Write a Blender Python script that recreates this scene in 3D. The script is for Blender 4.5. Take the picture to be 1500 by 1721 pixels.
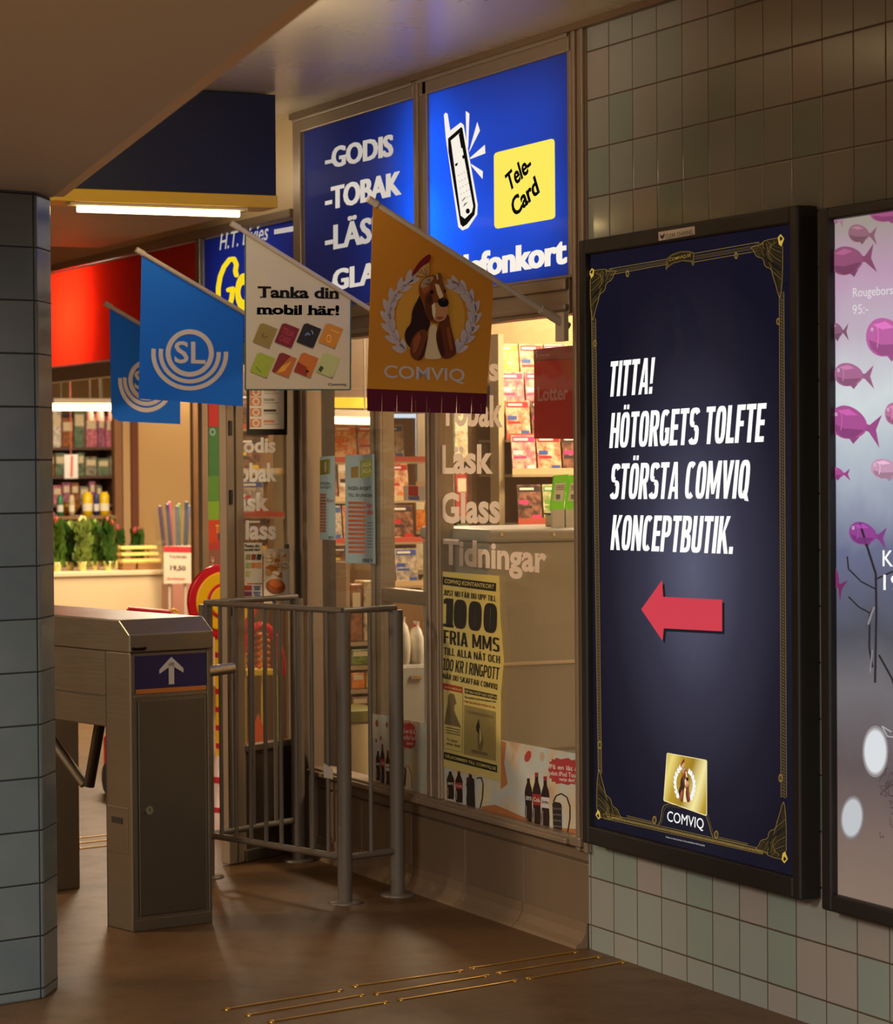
import bpy, bmesh, math, random
from mathutils import Vector, Matrix
from mathutils.geometry import tessellate_polygon
random.seed(7)
S = bpy.context.scene
COL = S.collection
for o in list(bpy.data.objects):
    bpy.data.objects.remove(o)

# ------------------------------------------------------------------ camera
CAM = Vector((7.42321557, -3.93772833, 1.52112))
YAW, PITCH, ROLL, FPX = 0.42794871, -0.01884326, -0.00720343, 4629.89769
_f = Vector((-math.cos(YAW)*math.cos(PITCH), math.sin(YAW)*math.cos(PITCH), math.sin(PITCH)))
_r = _f.cross(Vector((0, 0, 1))).normalized()
_u = _r.cross(_f)
RT = math.cos(ROLL)*_r + math.sin(ROLL)*_u
UP = -math.sin(ROLL)*_r + math.cos(ROLL)*_u
cd = bpy.data.cameras.new('camera')
cam = bpy.data.objects.new('camera', cd); COL.objects.link(cam)
m = Matrix((RT, UP, -_f)).transposed().to_4x4(); m.translation = CAM
cam.matrix_world = m
cd.sensor_fit = 'VERTICAL'; cd.sensor_height = 24.0; cd.lens = FPX/1721*24.0
cd.clip_start = .05; cd.clip_end = 80
cd.dof.use_dof = True; cd.dof.focus_distance = 8.3; cd.dof.aperture_fstop = 4.5
S.camera = cam

# ------------------------------------------------------------------ world, lamps, exposure
S.view_settings.view_transform = 'Standard'; S.view_settings.look = 'None'
S.view_settings.exposure = 0.0; S.view_settings.gamma = 1.0; S.view_settings.use_curve_mapping = False
S.cycles.max_bounces = 8; S.cycles.diffuse_bounces = 4; S.cycles.glossy_bounces = 4
S.cycles.transparent_max_bounces = 16; S.cycles.transmission_bounces = 6
S.cycles.sample_clamp_indirect = 4.0
S.cycles.use_denoising = True
S.cycles.caustics_reflective = False; S.cycles.caustics_refractive = False
w = bpy.data.worlds.new('world'); S.world = w; w.use_nodes = True
w.node_tree.nodes['Background'].inputs[0].default_value = (1.0, .94, .86, 1)
w.node_tree.nodes['Background'].inputs[1].default_value = 0.36


def area(name, loc, size, power, col, rot=(0, 0, 0), sy=None, spread=None):
    L = bpy.data.lights.new(name, 'AREA'); L.energy = power; L.color = col
    L.shape = 'RECTANGLE'; L.size = size; L.size_y = sy or size
    if spread: L.spread = spread
    o = bpy.data.objects.new(name, L); o.location = loc; o.rotation_euler = rot; COL.objects.link(o)
    return o


WARM = (1.0, .80, .56); WARM2 = (1.0, .82, .60); COOL = (.80, .92, 1.0)
# the station hall's ceiling lamps, behind and beside the camera under the low ceiling
HALL = (1.0, .95, .86)
area('hall_lamp', (6.2, -3.3, 2.2), .25, 185, HALL, sy=2.4)
area('hall_lamp', (2.6, -4.6, 2.2), .25, 230, HALL, sy=2.0)
area('hall_lamp', (9.0, -1.2, 2.75), .3, 200, HALL, sy=1.6)
area('hall_lamp', (-2.6, -5.0, 2.6), .3, 330, (1.0, .80, .56), sy=2.4)
# unseen lights added beside the low ceiling to brighten the upper ceiling
c_ = area('added_ceiling_fill', (-.02, -1.60, 2.45), .5, 22, (1.0, .87, .68), sy=.08)
c_.rotation_euler = Vector((-.72, .25, .65)).to_track_quat('-Z', 'Y').to_euler()
area('added_ceiling_fill', (3.4, -2.12, 2.46), 1.5, 7, (1.0, .87, .68), rot=(math.pi, .0, -.17), sy=.08)
area('added_wall_fill', (-2.75, -.292, 2.66), 1.0, 1.3, (1.0, .84, .6), rot=(math.pi/2, 0, 0), sy=.1)  # unseen light added to brighten the beige wall above the entrance
# lamps of the shop
area('shop_lamp', (-1.6, 1.3, 2.38), 1.6, 75, WARM, sy=.3)
area('shop_lamp', (-3.8, 1.2, 2.38), 1.6, 80, WARM, sy=.3)
area('shop_lamp', (-7.0, 1.1, 2.38), 2.2, 130, WARM2, sy=.4)
area('shop_lamp', (-11.0, 2.2, 2.38), 2.2, 60, WARM2, sy=.4)
# lamps inside the sign boxes
area('sign_lamp', (-1.34, .15, 2.42), .10, 12.0, (1, 1, 1), rot=(math.pi/2, 0, math.pi), sy=.40)
area('sign_lamp', (-.75, .17, 2.42), .9, 3.6, (1, 1, 1), rot=(math.pi/2, 0, math.pi), sy=.5)
area('sign_lamp', (-5.65, .16, 2.24), .5, 22, (1, .85, .7), rot=(math.pi/2, 0, math.pi), sy=.25)
area('sign_lamp', (-3.15, .17, 2.24), .8, 1.6, (1, 1, 1), rot=(math.pi/2, 0, math.pi), sy=.3)

# ------------------------------------------------------------------ helpers
def lin(c):
    c /= 255.0
    return c/12.92 if c <= .04045 else ((c+.055)/1.055)**2.4


def rgb(r, g, b): return (lin(r), lin(g), lin(b), 1.0)


_mats = {}


def mat(c, rough=.5, metal=0.0, emit=0.0, spec=.5, name=None):
    k = (c, rough, metal, emit, spec)
    if k in _mats: return _mats[k]
    m = bpy.data.materials.new(name or 'paint'); m.use_nodes = True
    b = m.node_tree.nodes['Principled BSDF']
    b.inputs['Base Color'].default_value = rgb(*c)
    b.inputs['Roughness'].default_value = rough; b.inputs['Metallic'].default_value = metal
    b.inputs['Specular IOR Level'].default_value = spec
    if emit:
        b.inputs['Emission Color'].default_value = rgb(*c); b.inputs['Emission Strength'].default_value = emit
    _mats[k] = m
    return m


def lit(c, e=1.0):
    """backlit print: gives off its own colour"""
    k = ('lit', c, e)
    if k in _mats: return _mats[k]
    m = bpy.data.materials.new('backlit_print'); m.use_nodes = True
    b = m.node_tree.nodes['Principled BSDF']
    b.inputs['Base Color'].default_value = (.01, .01, .01, 1); b.inputs['Roughness'].default_value = .6
    b.inputs['Specular IOR Level'].default_value = .0
    b.inputs['Emission Color'].default_value = rgb(*c); b.inputs['Emission Strength'].default_value = e
    _mats[k] = m
    return m


class NT:
    """tiny node-tree writer"""
    def __init__(s, name):
        s.m = bpy.data.materials.new(name); s.m.use_nodes = True
        s.t = s.m.node_tree; s.b = s.t.nodes['Principled BSDF']; s.out = s.t.nodes['Material Output']
    def n(s, typ, **kw):
        nd = s.t.nodes.new(typ)
        for k, v in kw.items(): setattr(nd, k, v)
        return nd
    def l(s, a, b): s.t.links.new(a, b)
    def math(s, op, a, b=None):
        nd = s.n('ShaderNodeMath', operation=op)
        for i, x in enumerate((a, b)):
            if x is None: continue
            if isinstance(x, (int, float)): nd.inputs[i].default_value = x
            else: s.l(x, nd.inputs[i])
        return nd.outputs[0]
    def noise(s, scale, detail=4, vec=None, rough=.5):
        nd = s.n('ShaderNodeTexNoise'); nd.inputs['Scale'].default_value = scale; nd.inputs['Detail'].default_value = detail
        nd.inputs['Roughness'].default_value = rough
        if vec is not None: s.l(vec, nd.inputs['Vector'])
        return nd.outputs[0]
    def ramp(s, fac, stops, interp='LINEAR'):
        nd = s.n('ShaderNodeValToRGB'); cr = nd.color_ramp; cr.interpolation = interp
        while len(cr.elements) < len(stops): cr.elements.new(.5)
        for e, (p, c) in zip(cr.elements, stops): e.position = p; e.color = rgb(*c)
        s.l(fac, nd.inputs[0]); return nd.outputs[0]
    def mix(s, fac, a, b):
        nd = s.n('ShaderNodeMix', data_type='RGBA')
        for i, x in ((0, fac), (6, a), (7, b)):
            if isinstance(x, (int, float)): nd.inputs[i].default_value = x
            elif isinstance(x, tuple): nd.inputs[i].default_value = x
            else: s.l(x, nd.inputs[i])
        return nd.outputs[2]
    def bump(s, h, strength=.3, dist=.002):
        nd = s.n('ShaderNodeBump'); nd.inputs['Strength'].default_value = strength; nd.inputs['Distance'].default_value = dist
        s.l(h, nd.inputs['Height']); s.l(nd.outputs[0], s.b.inputs['Normal'])


def tile_mat(name, ux, uy, offu, offz, cols, grout, rough=.18):
    T = .15
    s = NT(name)
    pos = s.n('ShaderNodeNewGeometry').outputs['Position']
    sep = s.n('ShaderNodeSeparateXYZ'); s.l(pos, sep.inputs[0])
    uu = s.math('ADD', s.math('ADD', s.math('MULTIPLY', sep.outputs[0], ux), s.math('MULTIPLY', sep.outputs[1], uy)), offu)
    u = s.math('DIVIDE', uu, T); v = s.math('DIVIDE', s.math('ADD', sep.outputs[2], offz), T)
    cid = s.n('ShaderNodeCombineXYZ')
    s.l(s.math('FLOOR', u), cid.inputs[0]); s.l(s.math('FLOOR', v), cid.inputs[1])
    wn = s.n('ShaderNodeTexWhiteNoise', noise_dimensions='3D'); s.l(cid.outputs[0], wn.inputs['Vector'])
    c = s.ramp(wn.outputs['Value'], [(i/len(cols), k) for i, k in enumerate(cols)], 'CONSTANT')
    nz = s.noise(9, 5, pos)
    c = s.mix(s.math('MULTIPLY', nz, .35), c, rgb(140, 138, 126))
    def edge(x):
        f = s.math('FRACT', x); return s.math('MINIMUM', f, s.math('SUBTRACT', 1.0, f))
    d = s.math('MINIMUM', edge(u), edge(v))
    g = s.math('LESS_THAN', d, .016)
    c2 = s.mix(g, c, rgb(*grout))
    s.l(c2, s.b.inputs['Base Color'])
    s.l(s.math('ADD', s.math('MULTIPLY', g, .5), rough), s.b.inputs['Roughness'])
    h = s.math('ADD', s.math('MINIMUM', s.math('DIVIDE', d, .03), 1.0), s.math('MULTIPLY', s.noise(5, 2, pos), .35))
    s.bump(h, .35, .003)
    return s.m


def steel_mat(name, c, rough=.34, metal=.9, streak=(1, 1, 60)):
    s = NT(name)
    tc = s.n('ShaderNodeTexCoord').outputs['Object']
    mp = s.n('ShaderNodeMapping'); mp.inputs['Scale'].default_value = streak; s.l(tc, mp.inputs[0])
    n1 = s.noise(7, 4, mp.outputs[0]); n2 = s.noise(3, 5, tc)
    c1 = s.mix(s.math('MULTIPLY', n2, .6), rgb(*c), rgb(*[x*.72 for x in c]))
    s.l(c1, s.b.inputs['Base Color']); s.b.inputs['Metallic'].default_value = metal
    s.l(s.math('ADD', s.math('MULTIPLY', n1, .16), rough-.06), s.b.inputs['Roughness'])
    return s.m


def paint_mat(name, c, rough=.5, var=.25, scale=4, spec=.5, dark=.7):
    s = NT(name)
    pos = s.n('ShaderNodeNewGeometry').outputs['Position']
    n1 = s.noise(scale, 6, pos)
    s.l(s.mix(s.math('MULTIPLY', n1, var*2), rgb(*c), rgb(*[x*dark for x in c])), s.b.inputs['Base Color'])
    s.l(s.math('ADD', s.math('MULTIPLY', n1, .2), rough-.1), s.b.inputs['Roughness'])
    s.b.inputs['Specular IOR Level'].default_value = spec
    s.bump(s.noise(60, 3, pos), .05, .001)
    return s.m


def glass_mat(name, haze=.04, refl=.07, tint=(.96, .97, .95)):
    s = NT(name); s.t.nodes.remove(s.b)
    tr = s.n('ShaderNodeBsdfTransparent'); tr.inputs[0].default_value = (*tint, 1)
    gl = s.n('ShaderNodeBsdfGlossy'); gl.inputs['Roughness'].default_value = .02
    df = s.n('ShaderNodeBsdfDiffuse'); df.inputs[0].default_value = (.75, .65, .52, 1)
    m1 = s.n('ShaderNodeMixShader'); m1.inputs[0].default_value = refl
    m2 = s.n('ShaderNodeMixShader'); m2.inputs[0].default_value = haze
    s.l(tr.outputs[0], m1.inputs[1]); s.l(gl.outputs[0], m1.inputs[2])
    s.l(m1.outputs[0], m2.inputs[1]); s.l(df.outputs[0], m2.inputs[2])
    s.l(m2.outputs[0], s.out.inputs[0])
    return s.m


def diffuser_mat(name, c, unlit=None, k=.6, gloss=.03):
    """translucent sign face or thin sheet: unlit is its colour by front light, c by light from behind"""
    s = NT(name); s.t.nodes.remove(s.b)
    tl = s.n('ShaderNodeBsdfTranslucent'); tl.inputs[0].default_value = rgb(*c)
    df = s.n('ShaderNodeBsdfDiffuse'); df.inputs[0].default_value = rgb(*(unlit or c))
    gl = s.n('ShaderNodeBsdfGlossy'); gl.inputs['Roughness'].default_value = .12
    a = s.n('ShaderNodeMixShader'); a.inputs[0].default_value = k
    b = s.n('ShaderNodeMixShader'); b.inputs[0].default_value = gloss
    s.l(df.outputs[0], a.inputs[1]); s.l(tl.outputs[0], a.inputs[2])
    s.l(a.outputs[0], b.inputs[1]); s.l(gl.outputs[0], b.inputs[2]); s.l(b.outputs[0], s.out.inputs[0])
    return s.m


def ray(px, py): return _f + (px-750)/FPX*RT - (py-860.5)/FPX*UP


def at(px, py, ax, v):
    d = ray(px, py); return CAM + d*((v-CAM[ax])/d[ax])


def world_of(o):
    p = Vector((0, 0, 0))
    while o is not None: p += o.location; o = o.parent
    return p


class MB:
    def __init__(s, M=None): s.v = []; s.f = []; s.mi = []; s.M = M; s.cur = 0; s.smooth = set()
    def add(s, vs, fs, mi=None, smooth=False):
        n = len(s.v)
        s.v += [Vector(s.M(*p)) if s.M else Vector(p) for p in vs]
        for f in fs:
            if smooth: s.smooth.add(len(s.f))
            s.f.append([i+n for i in f]); s.mi.append(s.cur if mi is None else mi)
        return s
    def box(s, x0, x1, y0, y1, z0, z1, mi=None):
        x0, x1 = min(x0, x1), max(x0, x1); y0, y1 = min(y0, y1), max(y0, y1); z0, z1 = min(z0, z1), max(z0, z1)
        return s.add([(x0, y0, z0), (x1, y0, z0), (x1, y1, z0), (x0, y1, z0), (x0, y0, z1), (x1, y0, z1), (x1, y1, z1), (x0, y1, z1)],
                     [(0, 3, 2, 1), (4, 5, 6, 7), (0, 1, 5, 4), (1, 2, 6, 5), (2, 3, 7, 6), (3, 0, 4, 7)], mi)
    def prism(s, pts, z0, z1, mi=None):
        n = len(pts)
        vs = [(p[0], p[1], z0) for p in pts] + [(p[0], p[1], z1) for p in pts]
        return s.add(vs, [list(range(n))[::-1], list(range(n, 2*n))] + [(i, (i+1) % n, n+(i+1) % n, n+i) for i in range(n)], mi)
    def extrude(s, pts, d, mi=None):
        """closed planar outline pts (3D) pushed along vector d"""
        n = len(pts); pts = [Vector(p) for p in pts]; d = Vector(d)
        return s.add(pts + [p+d for p in pts], [list(range(n))[::-1], list(range(n, 2*n))] + [(i, (i+1) % n, n+(i+1) % n, n+i) for i in range(n)], mi)
    def tube(s, a, b, r, n=14, r2=None, mi=None, caps=True):
        if s.M: a, b = Vector(s.M(*a)), Vector(s.M(*b))
        a, b = Vector(a), Vector(b); d = (b-a).normalized(); r2 = r if r2 is None else r2
        e = d.cross(Vector((0, 0, 1)) if abs(d.z) < .9 else Vector((1, 0, 0))).normalized(); g = d.cross(e)
        vs = []
        for c, R in ((a, r), (b, r2)):
            vs += [c + R*(math.cos(t)*e + math.sin(t)*g) for t in [2*math.pi*i/n for i in range(n)]]
        M, s.M = s.M, None
        s.add(vs, [(i, (i+1) % n, n+(i+1) % n, n+i) for i in range(n)], mi, True)
        if caps: s.add(vs, [list(range(n))[::-1], list(range(n, 2*n))], mi)
        s.M = M; return s
    def path(s, pts, r, n=10, mi=None):
        for a, b in zip(pts, pts[1:]): s.tube(a, b, r, n, mi=mi)
        return s
    def lathe(s, c, prof, n=18, mi=None):
        c = Vector(c); vs = []; k = len(prof)
        for i in range(n):
            t = 2*math.pi*i/n
            vs += [(c.x+r*math.cos(t), c.y+r*math.sin(t), c.z+z) for r, z in prof]
        fs = [(i*k+j, ((i+1) % n)*k+j, ((i+1) % n)*k+j+1, i*k+j+1) for i in range(n) for j in range(k-1)]
        return s.add(vs, fs, mi, True)
    def build(s, name, mats, parent=None, bevel=0, loc=None, seg=2):
        W = world_of(parent)
        L = Vector(loc)-W if loc is not None else Vector((0, 0, 0))
        me = bpy.data.meshes.new(name)
        me.from_pydata([tuple(p-W-L) for p in s.v], [], s.f)
        for mm in (mats if isinstance(mats, (list, tuple)) else [mats]): me.materials.append(mm)
        for i, p in enumerate(me.polygons):
            p.material_index = s.mi[i]; p.use_smooth = i in s.smooth
        bm = bmesh.new(); bm.from_mesh(me)
        bmesh.ops.recalc_face_normals(bm, faces=bm.faces); bm.to_mesh(me); bm.free()
        o = bpy.data.objects.new(name, me); COL.objects.link(o); o.parent = parent; o.location = L
        if bevel:
            b = o.modifiers.new('edge', 'BEVEL'); b.width = bevel; b.segments = seg; b.limit_method = 'ANGLE'; b.angle_limit = .7
        return o


def tag(o, label=None, cat=None, group=None, kind=None):
    if label: o['label'] = label
    if cat: o['category'] = cat
    if group: o['group'] = group
    if kind: o['kind'] = kind
    return o


def thing(name, label, cat, loc=(0, 0, 0), group=None, kind=None):
    o = bpy.data.objects.new(name, None); COL.objects.link(o); o.location = loc; o.empty_display_size = .1
    return tag(o, label, cat, group, kind)


def struct(o): o['kind'] = 'structure'; return o


_tc = {}


def text_mesh(body, bold=0.0, shear=0.0, space=1.0, wide=0.0, line=1.0, align='LEFT'):
    k = (body, bold, shear, space, line, align)
    if k not in _tc:
        cu = bpy.data.curves.new('t', 'FONT'); cu.body = body; cu.size = 1; cu.offset = bold; cu.shear = shear
        cu.space_character = space; cu.resolution_u = 3; cu.fill_mode = 'FRONT'; cu.space_line = line; cu.align_x = align
        ob = bpy.data.objects.new('t', cu); COL.objects.link(ob)
        dg = bpy.context.evaluated_depsgraph_get(); dg.update()
        me = ob.evaluated_get(dg).to_mesh()
        vs = [(v.co.x, v.co.y) for v in me.vertices]; fs = [list(p.vertices) for p in me.polygons]
        ob.evaluated_get(dg).to_mesh_clear()
        bpy.data.objects.remove(ob); bpy.data.curves.remove(cu)
        xs = [v[0] for v in vs] or [0, 1]; ys = [v[1] for v in vs] or [0, 1]
        x0, x1, y0, y1 = min(xs), max(xs), min(ys), max(ys)
        _tc[k] = ([((x-x0)/(x1-x0), (y-y0)/(y1-y0)) for x, y in vs], fs)
    return _tc[k]


def _ring(cx, cy, rx, ry, t, b, a0, a1, n=26, e=.62):
    """band of a squarish oval: t thick at the sides, b thick at top and bottom"""
    q = lambda v: math.copysign(abs(v)**e, v)
    V = []; F = []
    for i in range(n+1):
        th = math.radians(a0+(a1-a0)*i/n); c, s_ = q(math.cos(th)), q(math.sin(th))
        V += [(cx+rx*c, cy+ry*s_), (cx+(rx-t)*c, cy+(ry-b)*s_)]
    for i in range(n): F.append((2*i, 2*i+1, 2*i+3, 2*i+2))
    return V, F


def _box(x0, y0, x1, y1): return [(x0, y0), (x1, y0), (x1, y1), (x0, y1)], [(0, 1, 2, 3)]
def _quad(*p): return list(p), [tuple(range(len(p)))]


def heavy(ch, t=.17, b=.145):
    """one letter of a tall heavy sans, one unit high: (width, [pieces])"""
    w = .45
    O = lambda: _ring(w/2, .5, w/2, .5, t, b, 0, 360, 40)
    if ch in 'ÖÄÅ':
        w0, p = heavy({'Ö': 'O', 'Ä': 'A', 'Å': 'A'}[ch], t, b)
        d = [_box(w0/2-.13, 1.08, w0/2-.02, 1.21), _box(w0/2+.03, 1.08, w0/2+.14, 1.21)] if ch != 'Å' else [_ring(w0/2, 1.13, .09, .09, .045, .045, 0, 360, 16, 1)]
        return w0, p+d
    if ch == 'T': return .40, [_box(0, 1-b, .40, 1), _box(.2-t/2, 0, .2+t/2, 1-b)]
    if ch == 'I': return t, [_box(0, 0, t, 1)]
    if ch == 'A': return .48, [_quad((0, 0), (.155, 0), (.275, 1), (.15, 1)), _quad((.48, 0), (.325, 0), (.205, 1), (.33, 1)), _box(.1, .2, .38, .2+b*.9)]
    if ch == 'V': return .48, [_quad((0, 1), (.165, 1), (.30, 0), (.16, 0)), _quad((.48, 1), (.315, 1), (.18, 0), (.32, 0))]
    if ch == 'H': return w, [_box(0, 0, t, 1), _box(w-t, 0, w, 1), _box(t, .5-b/2, w-t, .5+b/2)]
    if ch in 'O0': return w, [O()]
    if ch == 'Q': return w, [O(), _quad((.22, .2), (.36, .22), (.50, -.07), (.33, -.05))]
    if ch == 'C': return w-.02, [_ring(w/2, .5, w/2, .5, t, b, 50, 310)]
    if ch == 'G': return w, [_ring(w/2, .5, w/2, .5, t, b, 50, 345), _box(w-t, .06, w, .5), _box(.24, .5-b*.9, w, .5)]
    if ch == 'E': return .37, [_box(0, 0, t, 1)]+[_box(t, y, .37 if y != .43 else .35, y+b) for y in (0, .43, 1-b)]
    if ch == 'F': return .36, [_box(0, 0, t, 1)]+[_box(t, y, .36 if y != .43 else .33, y+b) for y in (.43, 1-b)]
    if ch == 'L': return .35, [_box(0, 0, t, 1), _box(t, 0, .35, b)]
    if ch == 'P': return w-.01, [_box(0, 0, t, 1), _ring(.17, .70, w-.18, .30, t, b*.9, -90, 90), _box(t*.9, .40, .2, .40+b*.9), _box(t*.9, 1-b*.9, .2, 1)]
    if ch == 'R': return w, [_box(0, 0, t, 1), _ring(.17, .71, w-.18, .29, t, b*.9, -90, 90), _box(t*.9, .42, .2, .42+b*.9), _box(t*.9, 1-b*.9, .2, 1), _quad((.17, .46), (.33, .48), (w+.01, 0), (w-t, 0))]
    if ch == 'B': return w, [_box(0, 0, t, 1), _ring(.17, .745, w-.19, .255, t, b*.85, -90, 90), _ring(.17, .265, w-.17, .265, t, b*.85, -90, 90), _box(t*.9, .46, .24, .46+b*.7), _box(t*.9, 1-b*.85, .2, 1), _box(t*.9, 0, .2, b*.85)]
    if ch == 'S': return w-.01, [_ring(w/2, .735, w/2, .265, t, b, 20, 270), _ring(w/2, .265, w/2, .265+.0, t, b, -160, 90)]
    if ch == 'N': return .48, [_box(0, 0, t*.9, 1), _box(.48-t*.9, 0, .48, 1), _quad((0, 1), (t, 1), (.48, 0), (.48-t, 0))]
    if ch == 'M': return .60, [_box(0, 0, t*.85, 1), _box(.60-t*.85, 0, .60, 1), _quad((0, 1), (t, 1), (.36, .12), (.24, .12)), _quad((.60, 1), (.60-t, 1), (.24, .12), (.36, .12))]
    if ch == 'K': return .48, [_box(0, 0, t, 1), _quad((t*.8, .40), (.30, 1), (.47, 1), (t*.9, .30)), _quad((.15, .50), (.27, .64), (.49, 0), (.32, 0))]
    if ch == 'U': return w, [_box(0, .25, t, 1), _box(w-t, .25, w, 1), _ring(w/2, .26, w/2, .26, t, b, 180, 360)]
    if ch == 'J': return .36, [_box(.36-t, .25, .36, 1), _ring(.18, .26, .18, .26, t, b, 190, 360)]
    if ch == 'D': return w, [_box(0, 0, t, 1), _ring(.15, .5, w-.15, .5, t, b, -90, 90), _box(t*.9, 0, .2, b), _box(t*.9, 1-b, .2, 1)]
    if ch == '1': return .30, [_box(.10, 0, .10+t*1.1, 1), _quad((0, .80), (.11, .80), (.11, 1), (0, .95)), _box(0, 0, .37, b*.8)]
    if ch == '!': return t, [_quad((.02, .28), (t-.02, .28), (t, 1), (0, 1)), _box(.005, 0, t-.005, .19)]
    if ch == '.': return t, [_box(0, 0, t, .19)]
    return .2, []


def heavy_mesh(body, gap=.05, t=.17, b=.145, word=.24):
    V = []; F = []; x = 0
    for ch in body:
        if ch == ' ': x += word; continue
        wd, ps = heavy(ch, t, b)
        for vs, fs in ps:
            n = len(V); V += [(x+p[0], p[1]) for p in vs]; F += [[i+n for i in f] for f in fs]
        x += wd+gap
    x -= gap
    return [(p[0]/x, p[1]) for p in V], F


class Art:
    """flat print on a plane: lettering, emblems and pictures. Points are photo pixels put onto that plane."""
    def __init__(s, ax, val, parent, crop=(0, 0, 1), sgn=None, step=.0007):
        s.ax, s.val, s.parent, s.crop = ax, val, parent, crop
        s.sgn = sgn if sgn is not None else (-1 if ax == 1 else 1); s.step = step
        s.parts = {}
    def pt(s, p, lvl):
        ox, oy, k = s.crop
        return at(ox+p[0]*k, oy+p[1]*k, s.ax, s.val + s.sgn*lvl*s.step)
    def _put(s, part, m, vs, fs):
        d = s.parts.setdefault(part, (MB(), []))
        if m not in d[1]: d[1].append(m)
        d[0].add(vs, fs, d[1].index(m))
    def poly(s, part, m, pts, lvl=1):
        V = [s.pt(p, lvl) for p in pts]
        tri = tessellate_polygon([[Vector((p[0], p[1], 0)) for p in pts]])
        s._put(part, m, V, [list(t) for t in tri])
    def rect(s, part, m, x0, y0, x1, y1, lvl=1):
        """axis-true rectangle in the plane from its upper-left and lower-right photo points"""
        a, b = s.pt((x0, y0), lvl), s.pt((x1, y1), lvl)
        k = 1-s.ax
        c, d = a.copy(), b.copy(); c[k] = b[k]; d[k] = a[k]
        s._put(part, m, [a, c, b, d], [(0, 1, 2, 3)])
    def quad(s, part, m, a, b, c, d, lvl=1): s.poly(part, m, [a, b, c, d], lvl)
    def ell(s, part, m, cx, cy, rx, ry, lvl=1, n=28, rot=0):
        c, q = math.cos(rot), math.sin(rot)
        s.poly(part, m, [(cx+rx*math.cos(t)*c-ry*math.sin(t)*q, cy+rx*math.cos(t)*q+ry*math.sin(t)*c) for t in [2*math.pi*i/n for i in range(n)]], lvl)
    def arc(s, part, m, cx, cy, rx, ry, a0, a1, w, lvl=1, n=32, skew=0):
        vs = []; fs = []
        for i in range(n+1):
            t = math.radians(a0+(a1-a0)*i/n)
            for k in (-.5, .5):
                x = cx+(rx+k*w)*math.cos(t); y = cy+(ry+k*w*ry/rx)*math.sin(t)+skew*(x-cx)
                vs.append(s.pt((x, y), lvl))
        for i in range(n): fs.append((2*i, 2*i+1, 2*i+3, 2*i+2))
        s._put(part, m, vs, fs)
    def line(s, part, m, pts, w, lvl=1):
        for a, b in zip(pts, pts[1:]):
            dx, dy = b[0]-a[0], b[1]-a[1]; L = math.hypot(dx, dy) or 1; nx, ny = -dy/L*w/2, dx/L*w/2
            s._put(part, m, [s.pt(p, lvl) for p in ((a[0]+nx, a[1]+ny), (b[0]+nx, b[1]+ny), (b[0]-nx, b[1]-ny), (a[0]-nx, a[1]-ny))], [(0, 1, 2, 3)])
    def text(s, part, m, body, ll, lr, ul, lvl=2, bold=0.0, shear=0.0, space=1.0, smear=0.0, line=1.0, align='LEFT'):
        """fit the words into the parallelogram ll, lr, ul (photo pixels)"""
        P, F = text_mesh(body, bold, shear, space, line=line, align=align)
        A, B, C = s.pt(ll, lvl), s.pt(lr, lvl), s.pt(ul, lvl)
        U, V = B-A, C-A
        for k in ([0] if not smear else [-smear, 0, smear]):
            s._put(part, m, [A+U*(x*(1-2*smear)+smear+k)+V*y for x, y in P], F)
    def head(s, part, m, body, ll, lr, ul, lvl=2, **kw):
        """tall heavy capitals: ll, lr on the base line, ul at cap height"""
        P, F = heavy_mesh(body, **kw)
        A, B, C = s.pt(ll, lvl), s.pt(lr, lvl), s.pt(ul, lvl)
        s._put(part, m, [A+(B-A)*x+(C-A)*y for x, y in P], F)
    def build(s):
        for part, (mb, mats) in s.parts.items(): mb.build(part, mats, s.parent)


def plate(ax, val, pts, th, name, m, parent, bevel=0, back=None):
    """a flat sheet with thickness th behind plane; outline in photo pixels"""
    V = [at(p[0], p[1], ax, val) for p in pts]
    d = [0, 0, 0]; d[ax] = th if ax == 1 else -th
    return MB().extrude(V, d).build(name, m, parent, bevel)


def pspan(px0, py0, px1, py1, X):
    a, b = at(px0, py0, 0, X), at(px1, py1, 0, X)
    return a.y, b.y, b.z, a.z   # y0,y1,z0,z1


def pbox(px0, py0, px1, py1, X, depth, z0=None):
    y0, y1, a, b = pspan(px0, py0, px1, py1, X)
    return MB().box(X-depth, X, y0, y1, a if z0 is None else z0, b)

# ------------------------------------------------------------------ shared materials
TILE = tile_mat('wall_tiles', 1, 0, 0, -.075, [(144, 148, 140), (148, 148, 140), (150, 148, 138), (134, 146, 134), (146, 150, 142), (156, 145, 137), (138, 148, 138), (150, 152, 144)], (78, 62, 46), rough=.11)
CTILE = tile_mat('column_tiles', .290, -.957, -1.6412, -.030, [(92, 104, 110), (97, 108, 112), (88, 101, 108), (94, 106, 108)], (30, 30, 30), rough=.14)
STEEL = steel_mat('brushed_steel', (150, 138, 120), .36)
STEEL_DK = steel_mat('brushed_steel_door', (120, 112, 98), .42, streak=(1, 1, 90))
FRAME = steel_mat('bronze_frame', (164, 142, 118), .38, .45)
FRAME_DK = paint_mat('dark_frame', (62, 48, 38), .4, .2)
RAILM = paint_mat('railing_paint', (104, 92, 80), .38, .18, 6)
CEIL = paint_mat('ceiling_paint', (206, 188, 158), .28, .06, 2, .6, .92)
LOWCEIL = paint_mat('low_ceiling_paint', (182, 176, 166), .6, .05, 1.5, .3, .92)
GLASS = glass_mat('window_glass')
GLASS2 = glass_mat('poster_glass', .0, .006, (1, 1, 1))
VINYL = diffuser_mat('window_vinyl', (214, 196, 184), (226, 208, 194), .55, 0)
VINYL_W = diffuser_mat('window_vinyl', (246, 240, 232), (250, 244, 236), .5, 0)
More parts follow.
